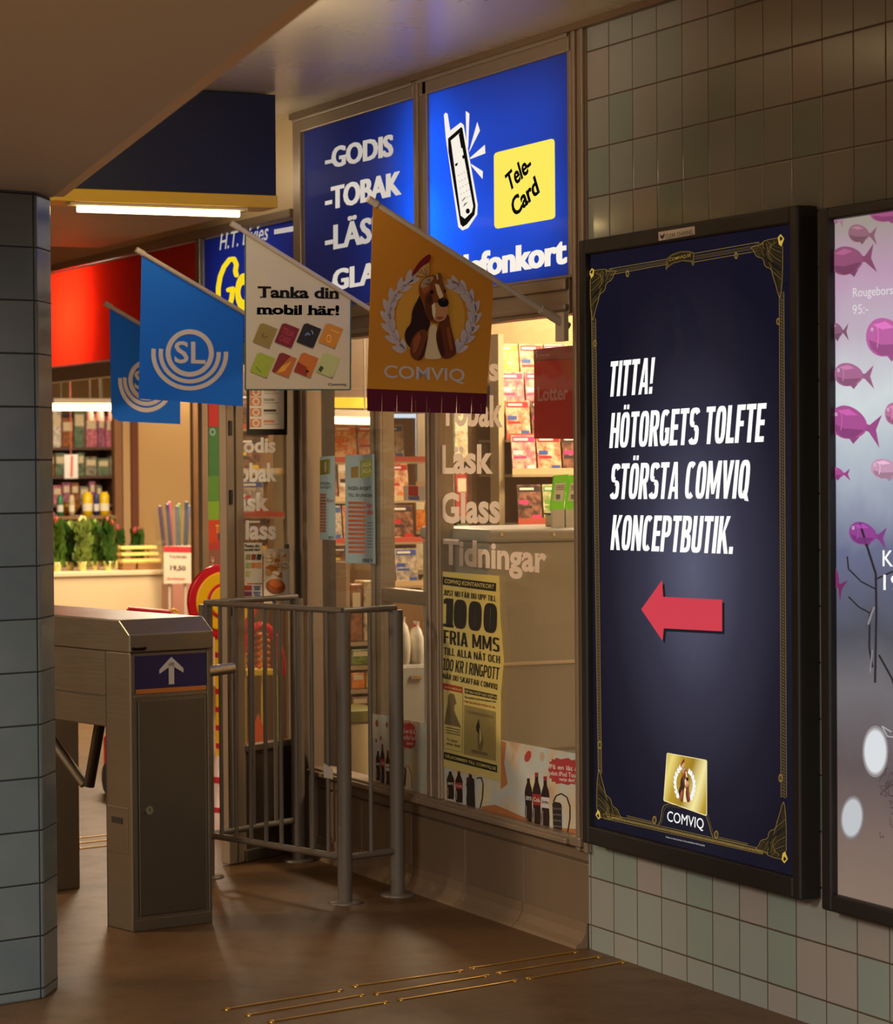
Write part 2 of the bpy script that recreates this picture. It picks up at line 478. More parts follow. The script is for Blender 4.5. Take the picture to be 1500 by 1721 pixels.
BLACKM = paint_mat('black_frame', (26, 20, 17), .5, .2, 8)
CREAM = paint_mat('cream_panel', (222, 196, 150), .55, .06, 2)


def floor_mat():
    s = NT('terrazzo_floor'); pos = s.n('ShaderNodeNewGeometry').outputs['Position']
    big = s.noise(1.1, 6, pos, .6); mid = s.noise(7, 5, pos, .6); fine = s.noise(170, 2, pos)
    c = s.ramp(big, [(.3, (82, 58, 34)), (.55, (98, 70, 43)), (.75, (104, 76, 48))])
    c = s.mix(s.math('MULTIPLY', s.math('GREATER_THAN', fine, .62), .35), c, rgb(124, 98, 68))
    c = s.mix(s.math('MULTIPLY', s.math('LESS_THAN', fine, .38), .45), c, rgb(58, 42, 28))
    c = s.mix(s.math('MULTIPLY', s.ramp(mid, [(.56, (0, 0, 0)), (.72, (255, 255, 255))]), .4), c, rgb(60, 44, 30))
    s.l(c, s.b.inputs['Base Color'])
    s.l(s.math('ADD', s.math('MULTIPLY', mid, .25), .32), s.b.inputs['Roughness'])
    s.b.inputs['Specular IOR Level'].default_value = .3
    s.bump(fine, .08, .001)
    return s.m


# ------------------------------------------------------------------ the room shell
XL, XR = -15.5, 9.5
struct(MB().box(XL, XR, -8, 5, -.2, 0).build('floor', floor_mat()))
struct(MB().box(XL, XR, -8, 0.1, 2.87, 3.0).build('ceiling', CEIL))
struct(MB().box(-.165, XR, 0, .12, 0, 2.87).build('wall_right', TILE))
# low ceiling on the near side, its long edge running obliquely above the column
e0, e1 = Vector((-.30, -1.66)), Vector((9.5, -3.33))
low = [(e0.x, e0.y), (e1.x, e1.y), (9.5, -8), (-.30, -8)]
struct(MB().prism(low, 2.287, 2.86).build('ceiling', LOWCEIL))
dn = (e1-e0).normalized(); nn = Vector((-dn.y, dn.x))
lip = [e0, e1, e1+nn*.035, e0+nn*.035]
struct(MB().prism([(p.x, p.y) for p in lip], 2.29, 2.87).build('trim_1', mat((196, 172, 140), .45)))
# tiled column with cut corners
A, E_ = Vector((-.151, -1.748)), Vector((-.289, -1.667))
ft, bk = Vector((.290, -.957)), Vector((-.957, -.290))
colp = [A, A+ft*.45, A+ft*.56+bk*.12, A+ft*.56+bk*.42, A+ft*.45+bk*.53, A+bk*.56+ft*.02, E_+bk*.33]
colp = [A, A+ft*.45, A+ft*.56+bk*.11, A+ft*.56+bk*.42, A+ft*.45+bk*.53, A+bk*.53, E_+bk*.28, E_]
struct(MB().prism([(p.x, p.y) for p in colp], 0, 2.287).build('wall_column', CTILE, bevel=.006))
# far and back walls of the hall and of the shop
struct(MB().box(XL, XL+.1, -8, 5, 0, 2.87).build('wall_far', CREAM))
struct(MB().box(XL, XR, -8.1, -8, 0, 2.87).build('wall_left', LOWCEIL))
struct(MB().box(XL, -.17, 4.0, 4.1, 0, 2.45).build('wall_back', CREAM))
struct(MB().box(-.27, -.167, .10, 4.0, 0, 2.45).build('wall_side', CREAM))
struct(MB().box(XL, -.17, .12, 4.0, 2.45, 2.55).build('ceiling', paint_mat('shop_ceiling', (214, 196, 160), .6, .06)))
# wall below the shop windows, grooved cladding and coved skirting
CLAD = paint_mat('cladding', (120, 98, 76), .45, .22, 3)
mb = MB()
for i in range(5):
    x0 = -2.44+i*.455; mb.box(x0, x0+.4525, 0, .10, .075, .262)
mb.box(-2.44, -.166, .012, .10, .0, .315)
mb.box(-2.44, -.166, 0, .10, .268, .315)
struct(mb.build('wall_front', CLAD, bevel=.004))
mb = MB()
prof = [(0.0, 0.0), (-.045, 0.0), (-.040, .010), (-.022, .022), (-.008, .048), (-.006, .075), (0.0, .078)]
for i in range(5):
    x0 = -2.44+i*.455
    mb.extrude([(x0, y, z) for y, z in prof], (.449, 0, 0))
struct(mb.build('baseboard_front', paint_mat('cove_tiles', (128, 104, 80), .35, .2, 5)))
# beige wall above the entrance, and the header with its rails
struct(MB().box(XL, -2.60, 0, .1, 2.505, 2.87).build('wall_entrance', paint_mat('entrance_wall', (206, 178, 136), .4, .08, 3)))
mb = MB(); mb.box(XL, -2.60, -.03, .06, 2.47, 2.505).box(XL, -2.60, -.015, .06, 1.925, 1.995)
struct(mb.build('trim_2', FRAME, bevel=.004))
# ceiling line along the wall
mb = MB(); mb.box(-2.60, 9.5, -.028, 0, 2.848, 2.87); struct(mb.build('trim_3', paint_mat('ceiling_rail', (116, 92, 66), .5)))

# dark canopy hanging from the ceiling, yellow lower edge, tube light
t = thing('canopy', 'dark navy fascia hanging from the ceiling with a yellow lower edge', 'canopy', (-2.03, -.3, 2.49))
NAVY = paint_mat('navy_fascia', (8, 11, 28), .5, .1); YEL = paint_mat('yellow_edge', (236, 184, 30), .45, .06)
MB().box(-4.2, -2.03, -4.0, -.302, 2.494, 2.862).build('fascia', NAVY, t)
MB().box(-2.20, -2.022, -4.0, -.298, 2.448, 2.494).build('lower_edge', YEL, t, .004)
MB().box(-4.2, -2.205, -4.0, -.30, 2.462, 2.492).build('underside', paint_mat('canopy_underside', (214, 190, 160), .5, .05), t)
t = thing('tube_light', 'lit fluorescent tube under the yellow edge of the navy canopy', 'light', (-2.06, -.75, 2.44))
MB().box(-2.10, -2.035, -1.08, -.41, 2.437, 2.4465).build('housing', mat((210, 190, 140), .4), t)
TUBE = mat((255, 226, 160), .5, 0, 9.0)
MB().tube((-2.050, -1.05, 2.424), (-2.050, -.44, 2.424), .012).build('tube', TUBE, t)

# ------------------------------------------------------------------ shop windows, frames, door
def mull(mb, x0, x1, z0, z1, y0=-.018, y1=.05):
    """aluminium mullion: wide body with two front beads"""
    mb.box(x0, x1, y0+.010, y1, z0, z1); wd = (x1-x0)
    mb.box(x0, x0+wd*.30, y0, y0+.012, z0, z1); mb.box(x1-wd*.30, x1, y0, y0+.012, z0, z1)


HT = 1.975   # top of the glass
t = thing('window_1', None, None, (-.76, 0, .315), kind='structure')
mb = MB(); mull(mb, -1.350, -1.255, .345, HT); mull(mb, -.215, -.140, .30, 2.85, -.02)
mb.box(-1.375, -.168, -.03, .06, .315, .345); mb.box(-1.375, -.238, -.045, -.02, .318, .336)
mb.box(-1.375, -.238, -.02, .05, HT, 2.085); mb.box(-1.375, -.238, -.034, -.018, HT+.012, HT+.03); mb.box(-1.375, -.238, -.034, -.018, 2.05, 2.085)
mb.build('window_frame', FRAME, t, .004)
MB().box(-1.29, -.235, .008, .016, .34, HT+.005).build('pane', GLASS, t)
a = Art(1, .006, t)
for wd, x0, x1, yb, yt, yb2 in (('Godis', 738, 838, 641, 600, 641), ('Tobak', 740, 845, 716, 664, 719), ('Läsk', 741, 828, 797, 748, 797), ('Glass', 740, 840, 880, 828, 880)):
    a.text('lettering', VINYL, wd, (x0, yb), (x1, yb2), (x0, yt), 1, bold=.034)
a.text('lettering', VINYL, 'Tidningar', (744, 962), (918, 978), (744, 905), 1, bold=.034)
a.build()

t = thing('window_2', None, None, (-1.88, 0, .315), kind='structure')
mb = MB(); mb.box(-2.44, -1.375, -.03, .06, .315, .345); mb.box(-2.44, -1.375, -.045, -.02, .318, .336)
mb.box(-2.44, -1.375, -.02, .05, HT, 2.085); mb.box(-2.44, -1.375, -.034, -.018, HT+.012, HT+.03); mb.box(-2.44, -1.375, -.034, -.018, 2.05, 2.085)
mb.build('window_frame', FRAME, t, .004)
mb = MB(); mull(mb, -1.955, -1.862, .345, HT, .03, .09); mb.box(-1.862, -1.36, .035, .085, 1.005, 1.055); mb.build('inner_mullion', FRAME, t, .004)
MB().box(-2.40, -1.37, .006, .014, .34, HT+.005).build('pane', GLASS, t)
# corner post of the shop front: several dark and light ribs
t = thing('trim_4', None, None, (-2.52, 0, 0), kind='structure')
MB().box(-2.60, -2.44, .0, .09, 0, 2.085).build('post_core', FRAME_DK, t)
mb = MB(); mb.box(-2.64, -2.59, -.045, .03, 0, 2.085).box(-2.475, -2.425, -.035, .03, .0, 2.085).box(-2.545, -2.52, -.02, .01, 0, 2.085)
mb.build('post_rib', FRAME, t, .005)
MB().box(-2.60, -2.576, -.062, .0, 1.13, 1.20).build('lock_box', mat((18, 16, 15), .4), t, .004)

# open glass door leaf, swung out from the corner post
h0, h1 = Vector((-2.60, .0)), Vector((-2.338, -.407))
dd = (h1-h0); LW = dd.length; dd /= LW; dnv = Vector((-dd.y, dd.x))   # dnv: the leaf's thickness, towards the camera side
if dnv.x < 0: dnv = -dnv
def DM(s_, o_, z): p = h0+dd*s_+dnv*o_; return (p.x, p.y, z)
t = thing('door_1', None, None, (h0.x, h0.y, 0), kind='structure')
mb = MB(DM); mb.box(LW-.105, LW, -.02, .02, .005, 1.97).box(0.0, .055, -.02, .02, .005, 1.97).box(.05, LW-.10, -.02, .02, 1.89, 1.97)
mb.box(LW-.062, LW-.048, .02, .028, .005, 1.97)
mb.build('door_frame', FRAME, t, .004)
MB(DM).box(.05, LW-.10, -.012, .012, .05, .42).build('lower_panel', FRAME_DK, t)
MB(DM).box(.05, LW-.10, -.018, .026, .42, .445).build('panel_rail', STEEL, t, .003)
MB(DM).box(.04, LW-.09, -.016, .03, .004, .05).build('kick_plate', STEEL, t, .004)
MB(DM).box(.05, LW-.10, -.004, .004, .445, 1.89).build('pane', GLASS, t)
mb = MB(DM)
for z in (1.62, 1.36, .94): mb.box(LW-.03, LW-.012, .018, .024, z, z+.055)
mb.build('lock_slot', mat((12, 11, 10), .5), t)
def dplane(px, py, o_=.006):
    """photo pixel onto the door glass"""
    n = Vector((dnv.x, dnv.y, 0)); q = Vector((h0.x, h0.y, 0))+n*o_; d = ray(px, py)
    return CAM+d*((q-CAM).dot(n)/d.dot(n))
class DoorArt(Art):
    def pt(s, p, lvl): return dplane(s.crop[0]+p[0]*s.crop[2], s.crop[1]+p[1]*s.crop[2], .006+lvl*.0008)
    def rect(s, part, m, x0, y0, x1, y1, lvl=1): s.poly(part, m, [(x0, y0), (x1, y0), (x1, y1), (x0, y1)], lvl)
a = DoorArt(0, 0, t)
for wd, x0, x1, yb, yt in (('Godis', 385, 463, 762, 735), ('Tobak', 380, 466, 811, 778), ('Läsk', 380, 452, 860, 828), ('Glass', 383, 464, 908, 874)):
    a.text('lettering', VINYL_W, wd, (x0, yb), (x1, yb-1), (x0, yt), 1, bold=.034)
a.build()
# things stuck to the door glass
def dsheet(name, label, cat, x0, y0, x1, y1, m, back=False):
    t = thing(name, label, cat, dplane(x0, y1))
    o = .004
    V = [dplane(px, py, o) for px, py in ((x0, y0), (x1, y0), (x1, y1), (x0, y1))]
    MB().extrude(V, (dnv.x*.0015, dnv.y*.0015, 0)).build('sheet', m, t)
    return t, DoorArt(0, 0, t)
t, a = dsheet('poster', 'black framed menu poster with orange pictures at the top of the glass door', 'poster', 414, 648, 482, 731, mat((22, 14, 12), .4))
a.rect('print', mat((214, 206, 196), .5), 419, 650, 477, 721, 2)
for i, y in enumerate((652, 668, 686, 704)):
    a.rect('print', mat((198, 128, 84), .5), 420, y, 439, y+14, 3); a.arc('print', mat((232, 210, 186), .5), 430, y+7, 5, 5, 0, 360, 2, 4, 14)
    a.rect('print', mat((150, 152, 130), .5) if i == 1 else mat((70, 62, 56), .5) if i == 2 else mat((212, 130, 84), .5), 443, y+2, 464-i % 2*3, y+6, 3)
    a.rect('print', mat((176, 168, 156), .5), 443, y+8, 468, y+10, 3)
a.build()
t, a = dsheet('poster', 'small white leaflet of phone cards low on the glass door', 'poster', 408, 912, 440, 980, mat((214, 206, 188), .5))
a.text('lettering', mat((30, 26, 24), .5), 'Tanka din\nmobil här!', (411, 926), (437, 926), (411, 915), 2, bold=.03)
for i, c in enumerate([(150, 140, 80), (140, 40, 44), (40, 40, 48), (160, 176, 90), (210, 120, 60), (214, 140, 60), (206, 190, 110)]):
    x, y = 415+(i % 3)*9, 936+(i//3)*14
    a.poly('print', mat(c, .5), [(x, y-5), (x+7, y-4), (x+5, y+5), (x-2, y+4)], 2)
a.build()
t, a = dsheet('sticker', 'stickers of payment cards under the phone card leaflet on the door', 'sticker', 408, 982, 440, 1003, mat((206, 200, 190), .5))
for i, y in enumerate((984, 994)):
    a.rect('print', mat((170, 60, 50) if i == 0 else (120, 60, 90), .5), 410, y, 423, y+8, 2); a.rect('print', mat((60, 80, 150), .5), 426, y+1, 438, y+3, 2)
    a.text('lettering', mat((40, 60, 130), .5), 'VISA', (427, y+8), (438, y+8), (427, y+4), 2, bold=.03)
a.build()
t, a = dsheet('poster', 'white food poster with golden snacks and a cup, low on the glass door', 'poster', 443, 922, 486, 1018, mat((226, 206, 180), .5))
rr = random.Random(3)
for i in range(46):
    x, y = 447+rr.random()*36, 930+rr.random()*40
    a.ell('print', mat(rr.choice([(216, 158, 80), (240, 206, 140), (196, 120, 52), (250, 232, 196)]), .5), x, y, 2.5+rr.random()*3, 2+rr.random()*2.5, 2+i % 3, 9)
a.ell('print', mat((164, 84, 44), .5), 464, 985, 16, 12, 6, 20, .3); a.ell('print', mat((206, 112, 56), .5), 463, 980, 12, 7, 7, 16, .3)
a.poly('print', mat((236, 224, 206), .5), [(474, 960), (486, 956), (486, 1016), (477, 1016)], 5)
a.build()

# ------------------------------------------------------------------ lit signs over the windows
BLUE = diffuser_mat('blue_sign_face', (4, 150, 250), (86, 92, 160), .6, .004); BLUE2 = diffuser_mat('blue_sign_face', (80, 110, 200), (74, 84, 176), .6, .004); RED = diffuser_mat('red_sign_face', (252, 116, 84), (206, 66, 56), .42, .004)
HOUSE = mat((215, 210, 200), .6)
LETTER = lit((255, 246, 232), .95); LETTER_DIM = lit((206, 196, 184), .85); LETTER_MID = lit((222, 212, 198), .9)


def sign_box(name, label, x0, x1, z0, z1, face, y0=-.004, dep=.24, ends=(1, 1), cat='sign'):
    t = thing(name, label, cat, ((x0+x1)/2, 0, z0))
    MB().box(x0, x1, y0, y0+.003, z0, z1).build('face', face, t)
    mb = MB(); mb.box(x0, x1, dep-.01, dep, z0-.01, z1+.01).box(x0, x1, y0+.004, dep-.01, z1, z1+.01).box(x0, x1, y0+.004, dep-.01, z0-.01, z0)
    if ends[0]: mb.box(x0-.008, x0, y0+.004, dep-.01, z0, z1)
    if ends[1]: mb.box(x1, x1+.008, y0+.004, dep-.01, z0, z1)
    mb.build('housing', HOUSE, t)
    return t


ZB, ZT = 2.098, 2.795
t = sign_box('lightbox_sign', 'blue backlit sign listing sweets and tobacco in white capitals', -2.50, -1.442, ZB, ZT, BLUE, ends=(1, 0))
mb = MB(); mb.box(-2.585, -2.509, -.02, .05, 2.087, 2.85).box(-2.585, -1.442, -.016, .05, ZT-.004, 2.85).box(-2.585, -1.442, -.024, -.015, 2.835, 2.85)
mb.box(-2.50, -1.442, -.014, .05, 2.087, ZB)
mb.build('frame', FRAME, t, .004)
a = Art(1, -.004, t, (480, 40, .346667))
a.text('lettering', LETTER_DIM, '-GODIS', (190, 707), (522, 640), (190, 606), 1, bold=.02, smear=.012)
a.text('lettering', LETTER_MID, '-TOBAK', (190, 908), (562, 828), (190, 797), 1, bold=.02, smear=.012)
a.text('lettering', LETTER_DIM, '-LÄSK', (190, 1104), (505, 1044), (190, 958), 1, bold=.02, smear=.012)
a.text('lettering', LETTER_MID, '-GLASS', (190, 1302), (550, 1240), (190, 1200), 1, bold=.02, smear=.012)
a.build()
t = sign_box('lightbox_sign', 'blue backlit sign showing a mobile phone beside a yellow phone card', -1.325, -.262, ZB, ZT, BLUE, ends=(0, 1))
mb = MB(); mull(mb, -1.437, -1.323, 2.087, 2.85, -.016, .02); mb.box(-1.38, -.238, -.016, .05, ZT-.004, 2.85).box(-1.38, -.238, -.024, -.015, 2.835, 2.85).box(-.262, -.236, -.010, .05, 2.087, 2.85)
mb.box(-1.38, -.238, -.014, .05, 2.087, ZB)
mb.build('frame', FRAME, t, .004)
a = Art(1, -.004, t, (480, 40, .346667))
WH, BK, YC = LETTER, lit((10, 10, 14), .3), lit((255, 236, 96), .98)
a.poly('phone_picture', WH, [(766, 442), (774, 430), (784, 436), (797, 517), (848, 478), (862, 490), (930, 876), (928, 925), (884, 990), (856, 1002), (836, 985), (776, 560)], 1)
a.poly('phone_picture', BK, [(786, 556), (850, 500), (856, 506), (920, 882), (915, 925), (878, 972), (858, 985), (846, 972), (788, 620)], 2)
a.poly('phone_picture', WH, [(800, 566), (842, 530), (908, 884), (902, 912), (868, 945), (848, 930)], 3)
a.poly('phone_picture', BK, [(838, 535), (846, 530), (858, 600), (850, 604)], 4); a.poly('phone_picture', BK, [(854, 640), (862, 636), (866, 652), (858, 656)], 4)
a.poly('phone_picture', BK, [(820, 680), (834, 672), (832, 686), (822, 692)], 4); a.ell('phone_picture', BK, 882, 908, 10, 13, 4, 16)
for i in range(5):
    for j in range(4):
        a.ell('phone_picture', lit((190, 180, 90), .8), 838+j*13+i*4, 735+i*30-j*7, 3.2, 2.4, 4, 8)
for q in ([(852, 868), (874, 838), (862, 846)], [(858, 890), (884, 862), (866, 872)]): a.poly('phone_picture', BK, q, 4)
a.poly('phone_picture', BK, [(848, 945), (870, 955), (895, 930), (878, 972), (858, 985), (848, 972)], 4)
for q in ([(872, 423), (890, 435), (884, 602), (876, 590)], [(928, 475), (941, 518), (892, 616), (887, 622)], [(965, 586), (967, 628), (895, 656), (892, 650)], [(897, 678), (955, 715), (954, 753), (900, 690)]):
    a.poly('phone_picture', WH, q, 1)
q = [(1008, 640), (1014, 628), (1026, 622), (1285, 558), (1298, 560), (1303, 572), (1306, 930), (1302, 940), (1290, 947), (1028, 993), (1016, 990), (1010, 976)]
a.poly('phone_card', YC, q, 1)
a.text('phone_card', BK, 'Tele-', (1082, 818), (1196, 704), (1060, 736), 2, bold=.024, smear=.008)
a.text('phone_card', BK, 'Card', (1108, 942), (1232, 818), (1084, 858), 2, bold=.024, smear=.008)
a.text('lettering', WH, 'Telefonkort', (726, 1262), (1363, 1163), (726, 1142), 1, bold=.03, smear=.006)
a.build()
# the two older signs above the entrance
t = sign_box('lightbox_sign', 'dark blue sign with yellow script above the shop entrance, behind the beige flag', -3.655, -2.612, 2.005, 2.462, BLUE2, ends=(1, 1))
MB().box(-3.715, -3.665, -.025, .03, 1.995, 2.47).build('frame', steel_mat('pale_frame', (190, 178, 158), .4), t, .003)
a = Art(1, -.004, t, (300, 150, .319489)); GY = lit((255, 222, 30), .95); GW = lit((206, 196, 186), .8)
a.text('lettering', GW, 'H.T. Livies', (215, 848), (470, 792), (218, 762), 1, bold=.01, shear=.15)
a.poly('lettering', GW, [(502, 738), (618, 717), (618, 745), (502, 764)], 1)
a.crop = (170, 400, .185874)
gp = [(1222, 335), (1212, 300), (1222, 240), (1200, 190), (1160, 195), (1110, 260), (1075, 350), (1058, 450), (1058, 540), (1085, 600), (1130, 620), (1165, 600), (1180, 540), (1190, 460), (1150, 470)]
a.line('lettering', GY, gp, 44, 1)
for p in gp: a.ell('lettering', GY, p[0], p[1], 22, 22, 1, 12)
a.arc('lettering', GY, 1290, 490, 56, 120, 0, 360, 48, 1)
a.ell('lettering', GY, 1705, 415, 22, 22, 1, 12)
a.text('lettering', GY, 'dis', (1380, 640), (1700, 700), (1400, 330), 1, bold=.03, shear=.25)
a.build()
t = sign_box('lightbox_sign', 'plain red sign above the entrance, glowing at its far end', -8.2, -3.73, 2.005, 2.462, RED, ends=(1, 1))

# ------------------------------------------------------------------ flags on slanting poles
FLAG_POLE = mat((196, 182, 164), .45)


def cloth_mat(name, c):
    s = NT(name)
    pos = s.n('ShaderNodeNewGeometry').outputs['Position']
    s.l(s.mix(s.math('MULTIPLY', s.noise(6, 3, pos), .25), rgb(*c), rgb(*[x*.86 for x in c])), s.b.inputs['Base Color'])
    s.b.inputs['Roughness'].default_value = .8; s.b.inputs['Specular IOR Level'].default_value = .2
    s.bump(s.noise(420, 1, pos), .1, .0006)
    return s.m


def flag(label, X, tip, foot, outline, colour, emblem, group='flags on slanting poles'):
    a, b = at(*tip, 0, X), Vector((X, -.03, foot))
    t = thing('flag', label, 'flag', (X, 0, foot), group)
    mb = MB(); mb.tube(a, b, .0085, 12); d = (b-a).normalized(); mb.tube(a-d*.004, a+d*.03, .0115, 12)
    mb.build('pole', FLAG_POLE, t)
    mb = MB(); mb.box(X-.03, X+.03, -.052, -.036, foot-.05, foot+.04 if foot > 1.935 else 2.0); mb.tube(b+d*.0-d*.10, b+d*.01, .014, 12)
    mb.build('bracket', mat((190, 174, 154), .45), t)
    c = plate(0, X-.004, outline, .002, 'cloth', colour, t)
    emblem(Art(0, X-.004, t))
    return t


def leaf_ring(a, T, mk, lvl, hot):
    """two laurel branches"""
    L1 = [(430, 420), (350, 500), (275, 600), (245, 700), (245, 800), (270, 900), (320, 1000), (390, 1090)]
    L2 = [(905, 470), (975, 520), (1035, 610), (1065, 710), (1055, 810), (1020, 910), (965, 1000), (900, 1090)]
    W, D = mk((196, 184, 190)) if not hot else mk((250, 246, 236)), mk((110, 96, 104) if not hot else (200, 180, 140))
    for L, sg in ((L1, 1), (L2, -1)):
        for i, (x, y) in enumerate(L):
            nx, ny = L[min(i+1, len(L)-1)]; px, py = L[max(i-1, 0)]
            ang = math.atan2(ny-py, nx-px)
            for k, da in enumerate((.55, -.55, 0)):
                aa = ang+math.pi+da
                cx, cy = x+58*math.cos(aa), y+58*math.sin(aa)
                q = []
                for j in range(14):
                    th = 2*math.pi*j/14; u = 66*math.cos(th); v = 30*math.sin(th)*(1-.35*math.cos(th))
                    q.append(T((cx+u*math.cos(aa)-v*math.sin(aa), cy+u*math.sin(aa)+v*math.cos(aa))))
                a.poly('emblem', W, q, lvl+k % 2)
                if not hot: a.line('emblem', D, [T((x+20*math.cos(aa), y+20*math.sin(aa))), T((x+80*math.cos(aa), y+80*math.sin(aa)))], .7, lvl+2)
        a.line('emblem', mk((60, 40, 44) if not hot else (180, 150, 90)), [T(p) for p in L], .9 if not hot else .35, lvl+2)


def soft(pts, n=2):
    """round the corners of a closed outline"""
    for _ in range(n):
        q = []
        for (x0, y0), (x1, y1) in zip(pts, pts[1:]+pts[:1]): q += [(x0*.75+x1*.25, y0*.75+y1*.25), (x0*.25+x1*.75, y0*.25+y1*.75)]
        pts = q
    return pts


def hound(a, T, mk, lvl):
    """the dog's head of the emblem, with a crest on its helmet"""
    P = lambda c, pts, l: a.poly('emblem', mk(c), [T(p) for p in (soft(pts) if len(pts) > 5 else pts)], lvl+l)
    P((120, 24, 40), [(460, 385), (480, 320), (540, 230), (600, 175), (648, 150), (655, 190), (640, 230), (560, 290)], 1)       # crest
    P((196, 160, 100), [(480, 355), (560, 280), (640, 228), (636, 300), (628, 368), (600, 372)], 1)
    for x in (520, 550, 585, 612): P((140, 96, 50), [(x, 330-(x-500)*.5), (x+6, 326-(x-500)*.5), (614, 368), (608, 368)], 2)
    P((48, 26, 24), [(545, 560), (600, 420), (620, 560), (640, 700), (650, 820), (620, 900), (560, 1100), (440, 1060), (395, 960), (410, 880), (465, 820), (470, 690)], 1)   # far dark ear
    P((112, 58, 34), [(540, 880), (610, 880), (625, 960), (600, 1100), (570, 1170), (530, 1188), (480, 1165), (448, 1100), (460, 980)], 2)   # lower ear
    P((222, 200, 156), [(640, 830), (720, 840), (715, 1000), (740, 1120), (760, 1165), (600, 1172), (590, 1130), (630, 960)], 2)      # chest
    P((104, 50, 28), [(760, 760), (825, 720), (840, 840), (870, 960), (905, 1105), (860, 1150), (790, 1172), (745, 1140), (705, 1010), (700, 900)], 3)   # near ear
    P((132, 70, 34), [(535, 520), (540, 440), (580, 390), (660, 350), (740, 370), (780, 450), (800, 540), (820, 620), (815, 720), (790, 800), (720, 825), (660, 815), (610, 760), (585, 660), (560, 590)], 3)   # head
    P((176, 150, 116), [(545, 460), (580, 395), (650, 370), (690, 380), (640, 440), (570, 500)], 4)     # brow plate
    P((92, 48, 26), [(590, 560), (640, 520), (670, 560), (660, 640), (690, 780), (640, 800), (600, 720)], 4)
    P((226, 204, 160), [(690, 440), (730, 450), (775, 560), (740, 590), (715, 540)], 4)                 # blaze
    P((196, 140, 96), [(665, 640), (740, 610), (815, 640), (820, 720), (780, 800), (700, 812), (670, 740)], 4)   # muzzle
    P((234, 214, 176), [(660, 650), (690, 620), (700, 700), (690, 790), (668, 740)], 5)
    P((22, 16, 20), [(715, 600), (760, 575), (815, 590), (828, 630), (800, 665), (750, 665), (725, 640)], 5)   # nose
    P((70, 66, 70), [(760, 590), (785, 585), (790, 598), (765, 604)], 6)
    P((74, 36, 22), [(600, 1000), (622, 960), (600, 1100), (560, 1172), (520, 1184), (560, 1120)], 4); P((150, 84, 46), [(480, 980), (540, 900), (560, 960), (520, 1080), (480, 1120)], 4)
    P((70, 34, 22), [(720, 900), (745, 860), (760, 980), (790, 1120), (760, 1145), (715, 1020)], 5); P((140, 76, 42), [(800, 860), (830, 850), (850, 960), (868, 1080), (840, 1090), (815, 960)], 5)
    P((160, 92, 48), [(600, 400), (650, 390), (640, 500), (590, 540), (560, 500)], 4); P((70, 36, 22), [(620, 560), (660, 560), (668, 610), (640, 640), (618, 610)], 5)
    P((150, 84, 74), [(690, 770), (740, 755), (780, 762), (740, 790)], 5)
    P((24, 14, 12), [(640, 515), (665, 500), (682, 515), (672, 540), (648, 540)], 5); P((24, 14, 12), [(776, 500), (794, 495), (800, 515), (786, 530)], 5)   # eyes
    P((120, 76, 40), [(705, 345), (745, 335), (765, 380), (770, 440), (735, 420)], 5)
    P((206, 190, 140), [(700, 350), (715, 345), (725, 400), (712, 400)], 6)


CLOTH_O = cloth_mat('ochre_cloth', (206, 138, 44)); MAROON = cloth_mat('maroon_hem', (92, 22, 42))
def comviq(a):
    a.crop = (610, 400, .174375)
    W = mat((196, 184, 186), .7)
    mk = lambda c: mat(c, .75, spec=.2)
    GL = cloth_mat('ochre_cloth', (216, 160, 62))
    a.ell('emblem', GL, 650, 770, 330, 400, 1, 40)
    leaf_ring(a, lambda p: p, mk, 2, False); hound(a, lambda p: p, mk, 4)
    a.text('lettering', W, 'COMVIQ', (200, 1370), (978, 1408), (200, 1222), 2, bold=.012)
    # dark hem with slits
    for i in range(8):
        x0 = 36+i*144.5; y0 = 1452+i*6; y1 = 1668+i*3.6
        a.poly('hem', MAROON, [(x0, y0), (x0+146, y0+6), (x0+140-i*1.0, y1+4), (x0+5-i*1.0, y1)], 2)
    for x, h in ((300, 40), (470, 50), (505, 120), (640, 40), (925, 70), (1060, 40), (1135, 80)): a.line('hem', mat((150, 96, 84), .7), [(x, 1680-h), (x+2, 1680)], 3.5, 3)
    a.build()
flag('ochre flag with a hound in a laurel wreath and a maroon hem', -.238, (620, 335), 1.938, [(627, 341), (829, 462), (826, 545), (818, 664), (617, 658)], CLOTH_O, comviq)
FB = cloth_mat('beige_cloth', (216, 206, 180)); TEAL = mat((44, 92, 96), .7)
